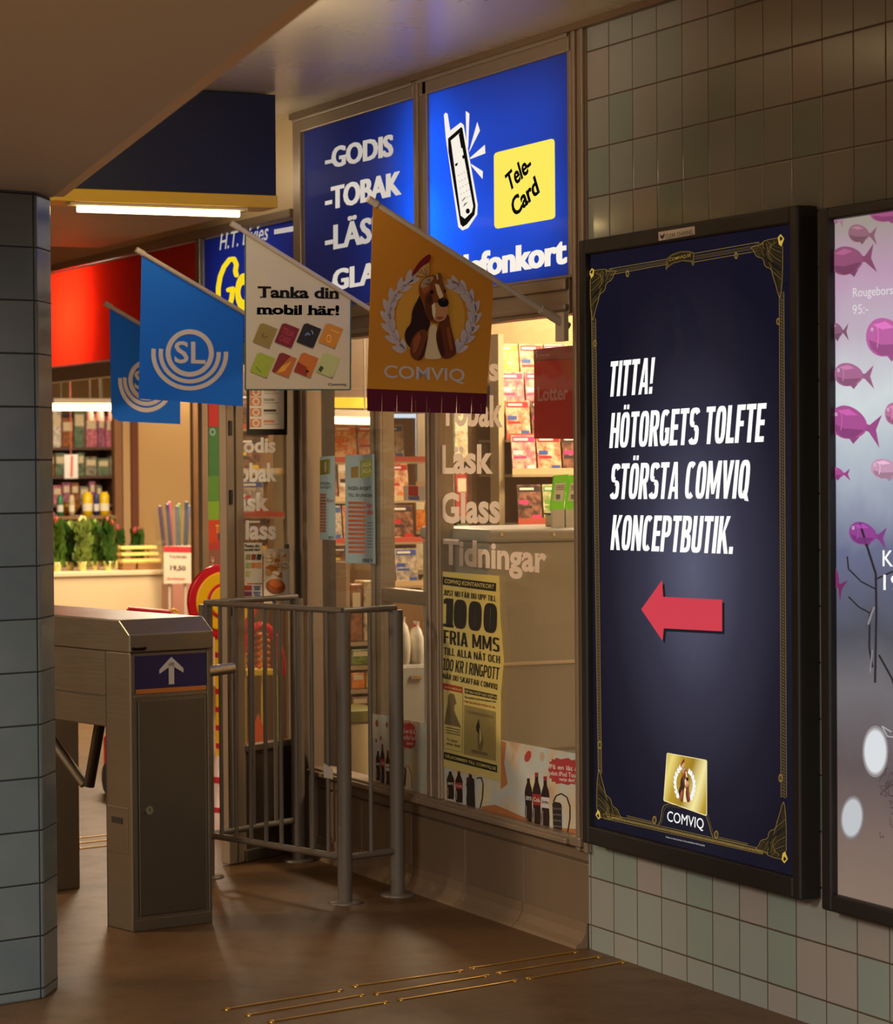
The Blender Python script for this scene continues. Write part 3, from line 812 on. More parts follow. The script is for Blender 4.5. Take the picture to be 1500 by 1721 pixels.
def tanka(a):
    a.line('border', TEAL, [(412, 393), (412, 655), (588.5, 655), (589.5, 494)], 2.2, 2)
    a.crop = (300, 150, .319489); K = mat((24, 18, 16), .7)
    a.text('lettering', K, 'Tanka din', (416, 1097), (842, 1103), (416, 1036), 2, bold=.028, smear=.003)
    a.text('lettering', K, 'mobil här!', (412, 1184), (845, 1190), (412, 1130), 2, bold=.028, smear=.003)
    # slab feet under the stems
    for x, y in ((442, 1097), (547, 1099), (580, 1099), (612, 1100), (762, 1102), (800, 1103), (830, 1103), (425, 1185), (455, 1185), (487, 1186), (590, 1187), (622, 1188), (690, 1188), (730, 1188), (800, 1189)):
        a.poly('lettering', K, [(x-14, y-7), (x+14, y-7), (x+14, y), (x-14, y)], 2)
    cards = [(150, 130, 70), (120, 30, 44), (26, 26, 30), (206, 138, 48), (164, 184, 62), (196, 110, 50), (204, 116, 48), (190, 200, 134)]
    for i, c in enumerate(cards):
        x, y = 455+(i % 4)*115+(0 if i < 4 else -14), 1295+(i//4)*155
        T = lambda u, v: (x+u*44-v*22, y+v*52+u*18)
        a.poly('card_picture', mat((150, 138, 120), .7), [T(-.9+.15, -1+.1), T(.95, -.95+.1), T(1.05, 1.08), T(-.9, 1.08)], 2)
        a.poly('card_picture', mat(c, .6), [T(-1, -.8), T(-.7, -1), T(1, -1), T(1, .85), T(.75, 1), T(-1, 1)], 3)
        dk = mat(tuple(int(k*.6) for k in c), .6); lt = mat(tuple(min(255, int(k*1.25)+20) for k in c), .6)
        if i == 0: a.arc('card_picture', dk, x, y, 14, 10, 20, 260, 5, 4)
        elif i == 1: a.text('card_picture', lt, 'TELIA\nCASE', T(-.7, .7), T(.7, .7), T(-.7, -.6), 4, bold=.03)
        elif i == 2: a.arc('card_picture', mat((90, 120, 190), .6), x-6, y+10, 13, 20, 200, 330, 7, 4); a.arc('card_picture', mat((190, 196, 206), .6), x+4, y-12, 16, 16, 300, 380, 4, 4)
        elif i == 3: a.arc('card_picture', lt, x-10, y+16, 12, 18, 0, 360, 4, 4); a.line('card_picture', lt, [T(-.2, -.5), T(.8, -.5)], 5, 4)
        elif i == 5: a.poly('card_picture', mat((132, 40, 36), .6), [T(-1, -.8), T(-.7, -1), T(.3, -1), T(-.6, 1), T(-1, 1)], 4); a.poly('card_picture', mat((226, 170, 60), .6), [T(-.2, .2), T(.6, -.6), T(.3, .5), T(-.4, 1)], 4)
        elif i == 6: a.poly('card_picture', mat((150, 50, 30), .6), [T(-1, 0), T(.2, .2), T(.6, 1), T(-1, 1)], 4); a.rect('card_picture', K, x-4, y+28, x+14, y+40, 5)
        elif i == 7: a.poly('card_picture', mat((60, 76, 40), .6), [T(-.7, .3), T(-.3, .4), T(-.4, .9), T(-.8, .8)], 4)
        else: a.line('card_picture', dk, [T(-.6, .4), T(.2, .7)], 4, 4)
    a.text('lettering', mat((70, 62, 56), .7), 'Comviq', (785, 1563), (880, 1563), (785, 1546), 2, bold=.03)
    a.build()
flag('beige flag with black slab lettering above eight small phone cards', -1.434, (390, 376), 1.962, [(411, 391), (591, 497), (589, 656), (411, 656)], FB, tanka)
FBL = cloth_mat('blue_cloth', (34, 122, 246)); SLW = mat((226, 218, 214), .7)
def sl(a):
    a.crop = (170, 400, .185874)
    a.arc('emblem', SLW, 800, 1040, 196, 193, 0, 360, 44, 2, 48)
    a.arc('emblem', SLW, 800, 1045, 262, 252, -3, 190, 38, 2, 40); a.arc('emblem', SLW, 800, 1045, 328, 314, -3, 188, 40, 2, 40)
    a.text('emblem', SLW, 'SL', (662, 1132), (944, 1140), (662, 930), 2, bold=.015)
    a.build()
flag('blue transit flag with a white ring emblem, hanging in front of another', -2.27, (230, 420), 1.908, [(238, 430), (409, 527), (408, 683), (233, 670)], FBL, sl)
def sl2(a):
    a.crop = (170, 400, .185874)
    a.arc('emblem', SLW, 410, 1285, 146, 163, 0, 360, 38, 2, 48)
    a.arc('emblem', SLW, 410, 1280, 197, 220, -5, 185, 32, 2, 40); a.arc('emblem', SLW, 410, 1280, 240, 276, -5, 183, 34, 2, 40)
    a.text('emblem', SLW, 'SL', (300, 1365), (520, 1375), (300, 1195), 2, bold=.015)
    a.build()
flag('blue transit flag farthest along the row, half hidden by its twin', -3.6, (177, 510), 1.945, [(184, 519), (303, 587), (303, 713), (200, 708), (191, 703), (187, 694)], FBL, sl2)

# ------------------------------------------------------------------ advert boxes on the tiled wall
def ad_frame(t, x0, x1, z0, z1, y, wf, wt, wb):
    mb = MB(); mb.box(x0, x0+wf, y, -.004, z0, z1).box(x1-wf, x1, y, -.004, z0, z1).box(x0+wf, x1-wf, y, -.004, z1-wt, z1).box(x0+wf, x1-wf, y, -.004, z0, z0+wb)
    mb.build('frame', BLACKM, t, .006, seg=3)
    MB().box(x0+wf, x1-wf, -.012, -.003, z0+wb, z1-wt).build('back', FRAME_DK, t)
    MB().box(x0+wf-.002, x1-wf+.002, y+.010, y+.014, z0+wb-.002, z1-wt+.002).build('glass', GLASS2, t)


def poster_mat(name, build):
    s = NT(name); tc = s.n('ShaderNodeTexCoord').outputs['Object']
    s.b.inputs['Base Color'].default_value = (.008, .008, .008, 1); s.b.inputs['Roughness'].default_value = .6; s.b.inputs['Specular IOR Level'].default_value = 0
    s.l(build(s, tc), s.b.inputs['Emission Color']); s.b.inputs['Emission Strength'].default_value = 1
    return s.m


AX0, AX1, AZ0, AZ1, AY = -.078, 1.180, .346, 2.188, -.068
t = thing('advert_box', 'tall navy backlit advert with white slanted capitals and a red arrow', 'advert', (.55, 0, AZ0))
ad_frame(t, AX0, AX1, AZ0, AZ1, AY, .040, .046, .056)
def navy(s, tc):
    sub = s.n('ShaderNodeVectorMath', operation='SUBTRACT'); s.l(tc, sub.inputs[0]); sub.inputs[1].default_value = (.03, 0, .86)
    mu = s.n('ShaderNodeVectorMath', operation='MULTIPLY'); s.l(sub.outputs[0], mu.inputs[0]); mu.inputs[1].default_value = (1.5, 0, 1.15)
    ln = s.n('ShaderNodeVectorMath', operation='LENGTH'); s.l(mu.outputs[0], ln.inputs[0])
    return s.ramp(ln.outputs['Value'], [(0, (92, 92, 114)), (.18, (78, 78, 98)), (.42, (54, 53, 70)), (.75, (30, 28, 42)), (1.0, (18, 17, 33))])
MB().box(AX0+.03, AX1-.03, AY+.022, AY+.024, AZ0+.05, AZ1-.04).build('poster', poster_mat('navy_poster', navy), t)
PW = lit((255, 253, 250), 1.05); G1 = lit((150, 122, 52), .8); G2 = lit((96, 78, 36), .7); G3 = lit((206, 170, 70), .9); GD = lit((44, 36, 26), .6)
a = Art(1, AY+.0215, t, (1000, 580, .226667), step=.0005)
for wd, ll, lr, ul in (('TITTA!', (94, 384), (420, 360), (116, 122)), ('HÖTORGETS TOLFTE', (103, 764), (1246, 717), (122, 504)), ('STÖRSTA COMVIQ', (104, 1143), (1128, 1138), (126, 880)), ('KONCEPTBUTIK.', (111, 1518), (1016, 1549), (134, 1260))):
    a.head('lettering', PW, wd, ll, lr, ul, 3)
a.crop = (0, 0, 1)
ar = [(1077, 1024), (1112, 975), (1114, 1003), (1213, 1008), (1213, 1061), (1115, 1056), (1113, 1077)]
a.poly('arrow', lit((30, 30, 42), .7), [(x+4, y+5) for x, y in ar], 3); a.poly('arrow', lit((207, 62, 76), 1.0), ar, 4)  # dark offset copy is the arrow's shadow, painted in
# golden engraved border
def rails(pts0, pts1, n=4, w=1.0):
    """n parallel lines between two polylines plus hatching"""
    for i in range(n):
        k = i/(n-1)
        a.line('border', (G1 if i in (0, n-1) else G2), [(p[0]+(q[0]-p[0])*k, p[1]+(q[1]-p[1])*k) for p, q in zip(pts0, pts1)], w, 3)
def hatch(p0, p1, q0, q1, n, m, w=.8):
    for i in range(n):
        k = (i+.5)/n; k2 = (i+1.2)/n
        a.line('border', m, [(p0[0]+(p1[0]-p0[0])*k, p0[1]+(p1[1]-p0[1])*k), (q0[0]+(q1[0]-q0[0])*k2, q0[1]+(q1[1]-q0[1])*k2)], w, 3)
a.crop = (980, 380, .24)
rails([(180, 300), (580, 232)], [(182, 342), (580, 268)], 4, 3.2); rails([(775, 192), (1230, 112)], [(775, 252), (1232, 172)], 4, 3.2)
hatch((190, 312), (578, 246), (190, 332), (578, 262), 44, G2, 3); hatch((780, 205), (1226, 128), (780, 238), (1226, 160), 50, G2, 3)
a.poly('border', G2, [(582, 226), (620, 196), (680, 176), (740, 174), (776, 186), (776, 272), (762, 280), (752, 252), (690, 246), (630, 262), (596, 286), (580, 310), (574, 300)], 4)
a.poly('border', GD, [(592, 232), (625, 206), (682, 186), (738, 184), (766, 194), (766, 240), (700, 236), (634, 250), (594, 274)], 5)
a.text('border', G1, 'COMVIQ.SE', (600, 252), (752, 216), (600, 226), 6, bold=.01)
def corner(C, ex, ey, s):
    """fan of engraved scrollwork reaching along ex and ey from corner C"""
    T = lambda u, v: (C[0]+u*ex[0]*s+v*ey[0]*s, C[1]+u*ex[1]*s+v*ey[1]*s)
    sil = [T(0, 0), T(120, 0), T(125, 26), T(205, 28), T(180, 50), T(165, 95), T(120, 110), T(112, 165), T(70, 185), T(62, 230), T(40, 300), T(26, 360), T(14, 380), T(0, 250)]
    sil = soft(sil, 1); a.poly('border', GD, sil, 3); a.line('border', G1, sil+[sil[0]], 3.2, 5)
    for k in range(1, 9):
        f = k/9
        a.line('border', G2 if k % 2 else G1, [T(8, 250*f+40), T(40+30*f, 190*f+30), T(80+10*f, 120*f+20), T(118*f+20, 14+80*f*(1-f)), T(170*f+20, 10)], 2.0, 4)
    for k in range(10):
        a.line('border', G2, [T(126+6*k, 34), T(112+6*k*.8, 70+30*math.sin(k)), T(100+5*k, 104-k*3)], 1.6, 4)
        a.line('border', G2, [T(8, 200+14*k), T(40-2*k, 196+12*k)], 1.6, 4)
    a.poly('border', lit((30, 26, 24), .6), [T(108, 8), T(116, 8), T(112, 90), T(96, 130), T(50, 178), T(10, 215), T(8, 205), T(50, 160), T(90, 122), T(104, 84)], 6)
    a.poly('border', G3, [T(-10, 10), T(12, -22), T(30, -4), T(24, 40), T(8, 56)], 6); a.poly('border', GD, [T(-2, 10), T(12, -10), T(20, 0), T(14, 24)], 7)
corner((48, 316), (1, -.17), (0, 1), .92); corner((1394, 78), (-1, .17), (0, 1), 1.12)
for x, y in ((308, 333), (1068, 206), (1362, 668), (80, 822)): a.arc('border', G1, x, y, 10, 20, 0, 360, 4, 5, 20); a.arc('border', G2, x, y, 4, 9, 0, 360, 3, 5, 14)
a.crop = (0, 0, 1)
rails([(993.5, 520), (1005, 1300)], [(1000.5, 535), (1010.5, 1300)], 4, .8); rails([(1309, 490), (1312, 1340)], [(1316.5, 490), (1321, 1340)], 4, .8)
hatch((995, 540), (1006, 1300), (999, 540), (1009, 1300), 150, G1, .6); hatch((1311, 500), (1314, 1340), (1315, 500), (1319, 1340), 160, G1, .6)
a.crop = (990, 1180, .24)
rails([(110, 780), (1215, 1030)], [(104, 815), (1215, 1066)], 4, 3.2); hatch((120, 792), (1215, 1040), (114, 808), (1210, 1058), 110, G3, 3)
rails([(262, 795), (440, 838)], [(262, 806), (440, 848)], 2, 2.6); rails([(905, 945), (1110, 992)], [(905, 956), (1110, 1003)], 2, 2.6)
corner((52, 800), (1, .23), (0, -1), .88); corner((1378, 1108), (-1, -.23), (0, -1), 1.08)
for x, y in ((455, 826), (888, 928), (72, 300), (1338, 532)): a.arc('border', G1, x, y, 12, 24, 0, 360, 5, 5, 20); a.arc('border', G2, x, y, 5, 11, 0, 360, 4, 5, 14)
a.line('border', G1, [(480, 862), (498, 830), (508, 760), (520, 724), (560, 712), (640, 730)], 4, 4); a.line('border', G2, [(492, 866), (510, 830), (520, 765), (535, 736), (570, 728), (640, 744)], 4, 4)
a.line('border', G1, [(818, 800), (836, 850), (852, 915), (866, 948)], 4, 4); a.line('border', G2, [(830, 790), (848, 850), (862, 905), (880, 950)], 4, 4)
# golden card with the emblem
def gold(s, tc):
    sep = s.n('ShaderNodeSeparateXYZ'); s.l(tc, sep.inputs[0])
    v = s.math('ADD', s.math('MULTIPLY', sep.outputs[0], 2.3), s.math('MULTIPLY', sep.outputs[2], -1.3))
    return s.ramp(s.math('FRACT', s.math('ADD', v, .95)), [(0, (150, 118, 28)), (.2, (176, 142, 44)), (.34, (236, 216, 122)), (.46, (184, 150, 48)), (.62, (160, 126, 30)), (.78, (246, 232, 160)), (.9, (190, 156, 54)), (1, (150, 118, 28))])
GOLD = poster_mat('gold_card', gold)
a.poly('card', lit((240, 226, 170), .95), [(541, 362), (548, 355), (815, 404), (824, 412), (823, 790), (816, 798), (524, 694), (518, 686)], 4)
a.poly('card', GOLD, [(546, 366), (552, 361), (812, 409), (819, 415), (818, 782), (812, 789), (529, 688), (524, 682)], 5)
ET = lambda p: (588+(p[0]-170)*.1621, 396+(p[1]-150)*.298+.16*((p[0]-170)*.1621-77))
mk2 = lambda c: lit(tuple(min(255, int(k*1.12+8)) for k in c), .95)
leaf_ring(a, ET, mk2, 6, True); hound(a, ET, mk2, 8)
a.text('lettering', PW, 'COMVIQ', (543, 846), (798, 906), (546, 760), 4, bold=.0)
a.text('lettering', lit((210, 206, 200), .8), 'Du hittar oss också på comviq.se. Comviq marknadsförs av Tele2 Sverige AB.', (535, 952), (808, 1014), (535, 938), 4, bold=.01)
a.build()
a = Art(1, AY, t, (980, 380, .24))
PL = mat((244, 236, 228), .5)
a.poly('name_plate', PL, [(524, 42), (778, 0), (780, 58), (526, 104)], 1)
a.text('name_plate', mat((60, 54, 50), .5), 'CLEAR CHANNEL', (574, 90), (768, 56), (574, 58), 2, bold=.0)
a.poly('name_plate', mat((40, 36, 34), .5), [(536, 58), (552, 70), (566, 48), (568, 66), (554, 92), (538, 80)], 2)
a.build()
a = Art(1, AY+.009, t, (0, 0, 1)); a.poly('code_sticker', mat((150, 146, 140), .5), [(1300, 361.5), (1317, 359), (1317, 366), (1300, 368)], 1)
for k in range(6): a.line('code_sticker', mat((60, 60, 60), .5), [(1306+k*1.6, 362), (1306+k*1.6, 365.5)], .7, 2)
a.build()

# second advert: violet fish drifting past a bare tree
BX0, BX1, BZ0, BZ1 = 1.284, 2.55, .338, 2.168
t = thing('advert_box', 'pale backlit advert with violet fish, cut off by the photo edge', 'advert', (1.9, 0, BZ0))
ad_frame(t, BX0, BX1, BZ0, BZ1, AY, .046, .032, .045)
def fishbg(s, tc):
    sep = s.n('ShaderNodeSeparateXYZ'); s.l(tc, sep.inputs[0])
    nz = s.noise(3.2, 4, tc, .55)
    v = s.math('DIVIDE', s.math('ADD', sep.outputs[2], s.math('MULTIPLY', s.math('SUBTRACT', nz, .5), .22)), 1.83)
    return s.ramp(v, [(.02, (132, 112, 98)), (.12, (120, 102, 94)), (.22, (96, 84, 86)), (.32, (112, 108, 112)), (.40, (82, 82, 92)), (.52, (104, 108, 136)), (.63, (170, 178, 192)), (.74, (208, 216, 218)), (.82, (190, 176, 190)), (.90, (186, 150, 176)), (.97, (156, 144, 136))])
MB().box(BX0+.03, BX1-.03, AY+.022, AY+.024, BZ0+.035, BZ1-.025).build('poster', poster_mat('fish_poster', fishbg), t)
a = Art(1, AY+.0215, t, (1370, 320, .3368), step=.0005)
def fish(cx, cy, L, H, c, tilt=.1, eye=True, tail=1):
    lc = lambda k: lit(tuple(min(255, int(x*k)) for x in c), .9)
    R = lambda u, v: (cx+u*L*math.cos(tilt)-v*H*math.sin(tilt)*.6, cy+u*L*math.sin(tilt)+v*H)
    body = [R(-.5*math.cos(th)*1.0, .5*math.sin(th)*(1+.15*math.cos(th))) for th in [2*math.pi*i/26 for i in range(26)]]
    a.poly('fish_picture', lc(1.0), body, 3)
    a.poly('fish_picture', lc(.82), [R(-.42, .12), R(-.1, .2), R(.3, .12), R(.44, .1), R(.2, .42), R(-.1, .49), R(-.34, .34)], 4)
    a.poly('fish_picture', lc(1.22), [R(-.36, -.28), R(-.05, -.42), R(.2, -.3), R(-.1, -.2)], 4)
    if tail:
        a.poly('fish_picture', lc(.92), [R(.44, -.1), R(.56, -.1), R(.84, -.5), R(.74, .0), R(.9, .52), R(.56, .12), R(.44, .1)], 3)
        a.poly('fish_picture', lc(.85), [R(.05, .44), R(.2, .6), R(.34, .34)], 3)
    if eye: a.arc('fish_picture', lit((232, 210, 226), .9), *R(-.36, -.16), 5, 7, 0, 360, 3, 5, 12); a.arc('fish_picture', lc(1.25), *R(-.24, 0), 10, H*.3, -70, 70, 3, 5, 12)
PK = (176, 88, 148); V2 = (160, 76, 150); PALE = (178, 128, 150)
for f in ((95, 140, 60, 40, PALE, .5, False), (215, 215, 105, 88, (150, 104, 118), .12, False), (155, 350, 165, 142, (150, 84, 118), -.1, False), (350, 115, 160, 84, (170, 86, 132), 0, False), (95, 702, 80, 84, (146, 100, 124), .05, False), (350, 735, 200, 190, (196, 104, 168), .15, True), (165, 920, 145, 116, (176, 110, 150), .08, True), (165, 1160, 190, 160, (178, 86, 152), .25, True), (400, 1115, 110, 110, (196, 120, 160), .1, True), (95, 1410, 90, 60, (176, 80, 148), .1, False), (345, 1390, 140, 100, (206, 160, 186), .1, True), (235, 1712, 140, 110, (150, 70, 150), .2, True), (75, 1930, 110, 100, (128, 50, 104), .8, False), (640, 300, 220, 180, (176, 96, 150), .1, True), (900, 900, 260, 220, (186, 104, 164), -.1, True), (760, 1500, 170, 140, (150, 76, 140), .2, True), (1150, 500, 150, 120, (170, 110, 150), .05, True), (1180, 1300, 210, 180, (160, 70, 140), .1, True), (560, 1080, 120, 100, (190, 120, 165), .0, True)): fish(*f)
a.text('lettering', lit((232, 224, 226), .9), 'Rougeborste', (186, 546), (425, 530), (186, 488), 5, bold=.004, smear=0)
a.text('lettering', lit((232, 224, 226), .9), '95:-', (184, 620), (262, 612), (184, 572), 5)
a.crop = (1370, 850, .424837)
TR = lit((52, 46, 50), .7)
for pts, w_ in (([(235, 700), (240, 420), (238, 270), (200, 150), (175, 70)], 9), ([(238, 330), (180, 300), (130, 250), (125, 200)], 6), ([(225, 430), (170, 400), (130, 360)], 6), ([(240, 290), (300, 262), (360, 250)], 7), ([(250, 590), (300, 680), (330, 760)], 8), ([(225, 640), (212, 560), (214, 430), (232, 400)], 8)): a.line('tree_picture', TR, pts, w_, 4)
a.line('tree_picture', lit((150, 146, 148), .8), [(208, 470), (220, 430), (232, 400)], 8, 5); a.line('tree_picture', lit((150, 146, 148), .8), [(216, 660), (224, 570)], 5, 5)
rr = random.Random(11)
for i in range(26):
    x, y = 250+rr.random()*90, 1060+rr.random()*240; pts = [(x, y)]
    for j in range(4): x += rr.uniform(-6, 24); y += rr.uniform(-22, 22); pts.append((x, y))
    a.line('tree_picture', lit((84, 62, 70), .7), pts, 2.2, 4)
a.line('tree_picture', lit((190, 186, 184), .8), [(300, 895), (262, 872), (284, 912), (310, 916)], 5, 5)
for k, c in ((1.22, (150, 144, 146)), (1.1, (190, 188, 190)), (1.0, (228, 232, 236))): a.ell('painted_glare', lit(c, .9), 236, 972, 42*k, 84*k, 4+(1.3-k)*10, 30); a.ell('painted_glare', lit(tuple(int(x*.88) for x in c), .9), 144, 1234, 38*k, 72*k, 4+(1.3-k)*10, 30, .08)  # pale ovals painted in for lamp reflections on the glass
a.text('lettering', PW, 'Klocka', (265, 240), (455, 246), (265, 176), 5, bold=.004); a.text('lettering', PW, '195:-', (268, 334), (430, 338), (268, 272), 5, bold=.004)
a.build()

# ------------------------------------------------------------------ posters and stickers on the shop windows
def sheet(name, label, cat, pts, y, m, group=None, bevel=0):
    x, yy, z = at(*pts[-1], 1, y)
    t = thing(name, label, cat, (x, y, z), group)
    plate(1, y, pts, .0015, 'sheet', m, t)
    return t, Art(1, y, t)


PAPER_Y = diffuser_mat('yellow_paper', (240, 224, 140), (238, 222, 142), .4, .02)
t, a = sheet('poster', 'tall yellow poster with black capitals taped to the right window', 'poster', [(738, 960), (838, 968), (840, 1040), (846, 1110), (841, 1165), (840, 1313), (738, 1288)], .0035, PAPER_Y)
a.crop = (720, 950, .21505); K = mat((34, 30, 22), .7); YP = mat((214, 196, 104), .7); BRN = mat((112, 96, 62), .7); RD = mat((160, 44, 34), .7)
a.poly('print', K, [(110, 88), (527, 140), (525, 206), (110, 152)], 1)
a.text('lettering', YP, 'COMVIQ KONTANTKORT', (125, 144), (513, 192), (125, 106), 2, bold=.012, shear=.15)
for wd, ll, lr, ul, tk in (('JUST NU FÅR DU UPP TILL', (115, 233), (525, 285), (115, 190), .15), ('1000', (112, 478), (530, 536), (118, 254), .22), ('FRIA MMS', (116, 610), (552, 680), (116, 503), .15), ('TILL ALLA NÄT OCH', (118, 697), (556, 768), (118, 640), .14), ('100 KR I RINGPOTT', (108, 816), (545, 896), (116, 724), .13), ('NÄR DU SKAFFAR COMVIQ', (110, 884), (535, 972), (112, 842), .14)):
    a.head('lettering', K, wd, ll, lr, ul, 2, t=tk, b=.13, gap=.07)
a.poly('print', RD, [(112, 920), (265, 952), (265, 1000), (112, 968)], 1); a.text('lettering', YP, 'JURA BÖKER', (122, 960), (256, 990), (124, 938), 2, bold=.02, shear=.2)
a.line('print', BRN, [(114, 970), (118, 1430), (262, 1462), (268, 1000)], 3, 1)
a.poly('print', BRN, [(152, 1020), (170, 998), (196, 1008), (208, 1050), (214, 1082), (200, 1092), (196, 1130), (214, 1180), (252, 1268), (122, 1240), (134, 1150), (150, 1080)], 2)
for y in (1265, 1285, 1305): a.line('print', BRN, [(130, y), (246, y+24)], 8, 2)
a.text('lettering', BRN, 'Tag ingen\nannan duva!', (136, 1400), (248, 1426), (136, 1346), 2, bold=.02, shear=.2)
a.poly('print', K, [(280, 960), (534, 1014), (532, 1052), (280, 1000)], 1); a.text('lettering', YP, 'ÖP NU! KÖP NU! KÖP N', (284, 992), (530, 1044), (284, 968), 2, bold=.015, shear=.15)
a.text('lettering', K, 'Startpaket med samtalspott för', (280, 1042), (528, 1082), (280, 1020), 2, bold=.02)
a.text('lettering', RD, 'DIN 225 KR NU FRÅN 95 KR.', (278, 1070), (522, 1122), (278, 1050), 2, bold=.02)
a.poly('print', mat((150, 132, 76), .7), [(278, 1090), (524, 1145), (524, 1532), (274, 1476)], 1)
a.text('lettering', BRN, 'COMVIQ KONTANT', (300, 1162), (505, 1206), (300, 1132), 2, bold=.0)
a.poly('print', K, [(390, 1200), (400, 1260), (396, 1330), (372, 1290), (370, 1260)], 2); a.poly('print', BRN, [(380, 1320), (420, 1330), (424, 1400), (408, 1450), (384, 1440)], 3); a.poly('print', mat((190, 172, 110), .7), [(396, 1270), (408, 1300), (414, 1360), (398, 1400)], 4)
a.line('print', BRN, [(334, 1450), (460, 1480)], 26, 2)
a.poly('print', K, [(118, 1456), (535, 1564), (535, 1620), (118, 1514)], 1); a.text('lettering', YP, 'VÄLKOMMEN TILL COMVIQ.SE', (128, 1504), (526, 1606), (128, 1472), 2, bold=.015)
a.build()


def softdrink(a, C, bottles, badge, extra=True):
    """printed strip: cola bottles, a music player and a red burst with writing"""
    a.crop = C
    DK = mat((38, 18, 16), .5); RDD = mat((150, 34, 38), .6); W_ = mat((206, 196, 186), .6); OR = mat((186, 104, 60), .6)
    for i, (x0, y0, x1, y1) in enumerate(bottles):
        w_ = x1-x0; cx = (x0+x1)/2; h = y1-y0
        o = [(cx-w_*.18, y0), (cx+w_*.16, y0), (cx+w_*.17, y0+h*.07), (cx+w_*.2, y0+h*.15), (cx+w_*.42, y0+h*.27), (cx+w_*.5, y0+h*.36), (cx+w_*.44, y0+h*.58), (cx+w_*.5, y0+h*.75), (cx+w_*.46, y1), (cx-w_*.40, y1-6), (cx-w_*.46, y0+h*.75), (cx-w_*.40, y0+h*.58), (cx-w_*.5, y0+h*.36), (cx-w_*.42, y0+h*.27), (cx-w_*.2, y0+h*.15)]
        a.poly('bottle_picture', DK, o, 2)
        a.poly('bottle_picture', RDD if i % 3 != 0 else W_, [(cx-w_*.2, y0-h*.02), (cx+w_*.18, y0-h*.02), (cx+w_*.18, y0+h*.06), (cx-w_*.2, y0+h*.06)], 3)
        a.poly('bottle_picture', (DK, RDD, W_)[i % 3], [(cx-w_*.48, y0+h*.36), (cx+w_*.5, y0+h*.38), (cx+w_*.45, y0+h*.58), (cx-w_*.42, y0+h*.56)], 3)
        a.text('bottle_picture', W_ if i % 3 != 2 else DK, ('zero', 'Cola', 'light')[i % 3], (cx-w_*.36, y0+h*.50), (cx+w_*.38, y0+h*.52), (cx-w_*.36, y0+h*.42), 4, bold=.02)
        a.line('bottle_picture', W_, [(cx-w_*.3, y0+h*.62), (cx-w_*.3, y0+h*.9)], 2.5, 3)
    if badge:
        x0, y0, x1, y1 = badge; n = 30; pts = []
        for i in range(n):
            th = 2*math.pi*i/n; k = 1 if i % 2 else .88
            c, s_ = math.cos(th), math.sin(th)
            pts.append(((x0+x1)/2+(x1-x0)/2*k*math.copysign(abs(c)**.6, c), (y0+y1)/2+(y1-y0)/2*k*math.copysign(abs(s_)**.6, s_)+.10*((x1-x0)/2*c)))
        a.poly('burst', mat((172, 52, 52), .6), pts, 2)
        w_ = x1-x0; h = y1-y0
        for i, wd in enumerate(('Få en låt &', 'vinn iPod Touch', 'varje dag!')):
            yb = y0+h*(.40+.24*i); xa, xb = x0+w_*(.06, .06, .34)[i], x0+w_*(.96, .99, .82)[i]
            a.text('lettering', mat((220, 204, 190), .6), wd, (xa, yb-.0), (xb, yb+.10*(xb-xa)), (xa, yb-h*.17), 3, bold=.02)


def strip_mat():
    s = NT('printed_strip'); tc = s.n('ShaderNodeTexCoord').outputs['Object']
    n = s.noise(4.5, 5, tc, .6)
    s.l(s.ramp(n, [(.30, (176, 120, 70)), (.44, (206, 184, 150)), (.55, (190, 196, 190)), (.66, (216, 200, 160))]), s.b.inputs['Base Color'])
    s.b.inputs['Roughness'].default_value = .5
    return s.m


STRIP = strip_mat()
# right window: from beneath the yellow poster to the end post
p0, p1 = at(742, 1236, 1, .0045), at(969, 1402, 1, .0045)
def strip(label, pl, pr, group=None):
    t = thing('poster', label, 'poster', (at(*pl[1], 1, .0062)), group)
    plate(1, .0062, [pl[0], pr[0], pr[1], pl[1]], .0012, 'sheet', STRIP, t)
    return t, Art(1, .0062, t, step=.0003)
t, a = strip('printed strip of cola bottles and a red burst along the foot of the right window', ((740, 1225), (740, 1347)), ((968, 1267), (968, 1402)))
softdrink(a, (600, 940, .29049), [(968, 1250, 1012, 1532), (1012, 1240, 1062, 1560), (1062, 1262, 1112, 1572), (516, 1216, 560, 1390), (566, 1222, 610, 1410), (628, 1236, 680, 1440)], (1104, 1148, 1290, 1306))
DKK = mat((42, 34, 30), .5)
a.poly('player_picture', DKK, [(1128, 1412), (1140, 1402), (1172, 1408), (1182, 1420), (1184, 1578), (1134, 1568)], 2)
for i in range(4):
    for j in range(4): a.poly('player_picture', mat((110, 100, 92), .5), [(1134+j*12, 1436+i*34+j), (1142+j*12, 1438+i*34+j), (1142+j*12, 1448+i*34+j), (1134+j*12, 1446+i*34+j)], 3)
a.line('player_picture', DKK, [(1134, 1404), (1150, 1368), (1180, 1356), (1212, 1376), (1230, 1430), (1230, 1500), (1216, 1586)], 8, 2)
a.ell('picture', mat((176, 60, 50), .6), 986, 1140, 18, 34, 2, 10, .3); a.ell('picture', mat((196, 170, 130), .6), 1068, 1140, 14, 28, 2, 10)
a.poly('picture', mat((190, 120, 66), .6), [(832, 1050), (862, 1060), (850, 1180), (870, 1300), (830, 1330)], 1); a.poly('picture', mat((176, 110, 60), .6), [(720, 1430), (800, 1420), (960, 1490), (1100, 1550), (1270, 1560), (1268, 1588), (720, 1466)], 2)
a.poly('player_picture', DKK, [(632, 1260), (676, 1270), (682, 1440), (634, 1430)], 5); a.line('player_picture', DKK, [(690, 1268), (716, 1262), (728, 1300), (724, 1380), (708, 1450)], 7, 3)
a.build()
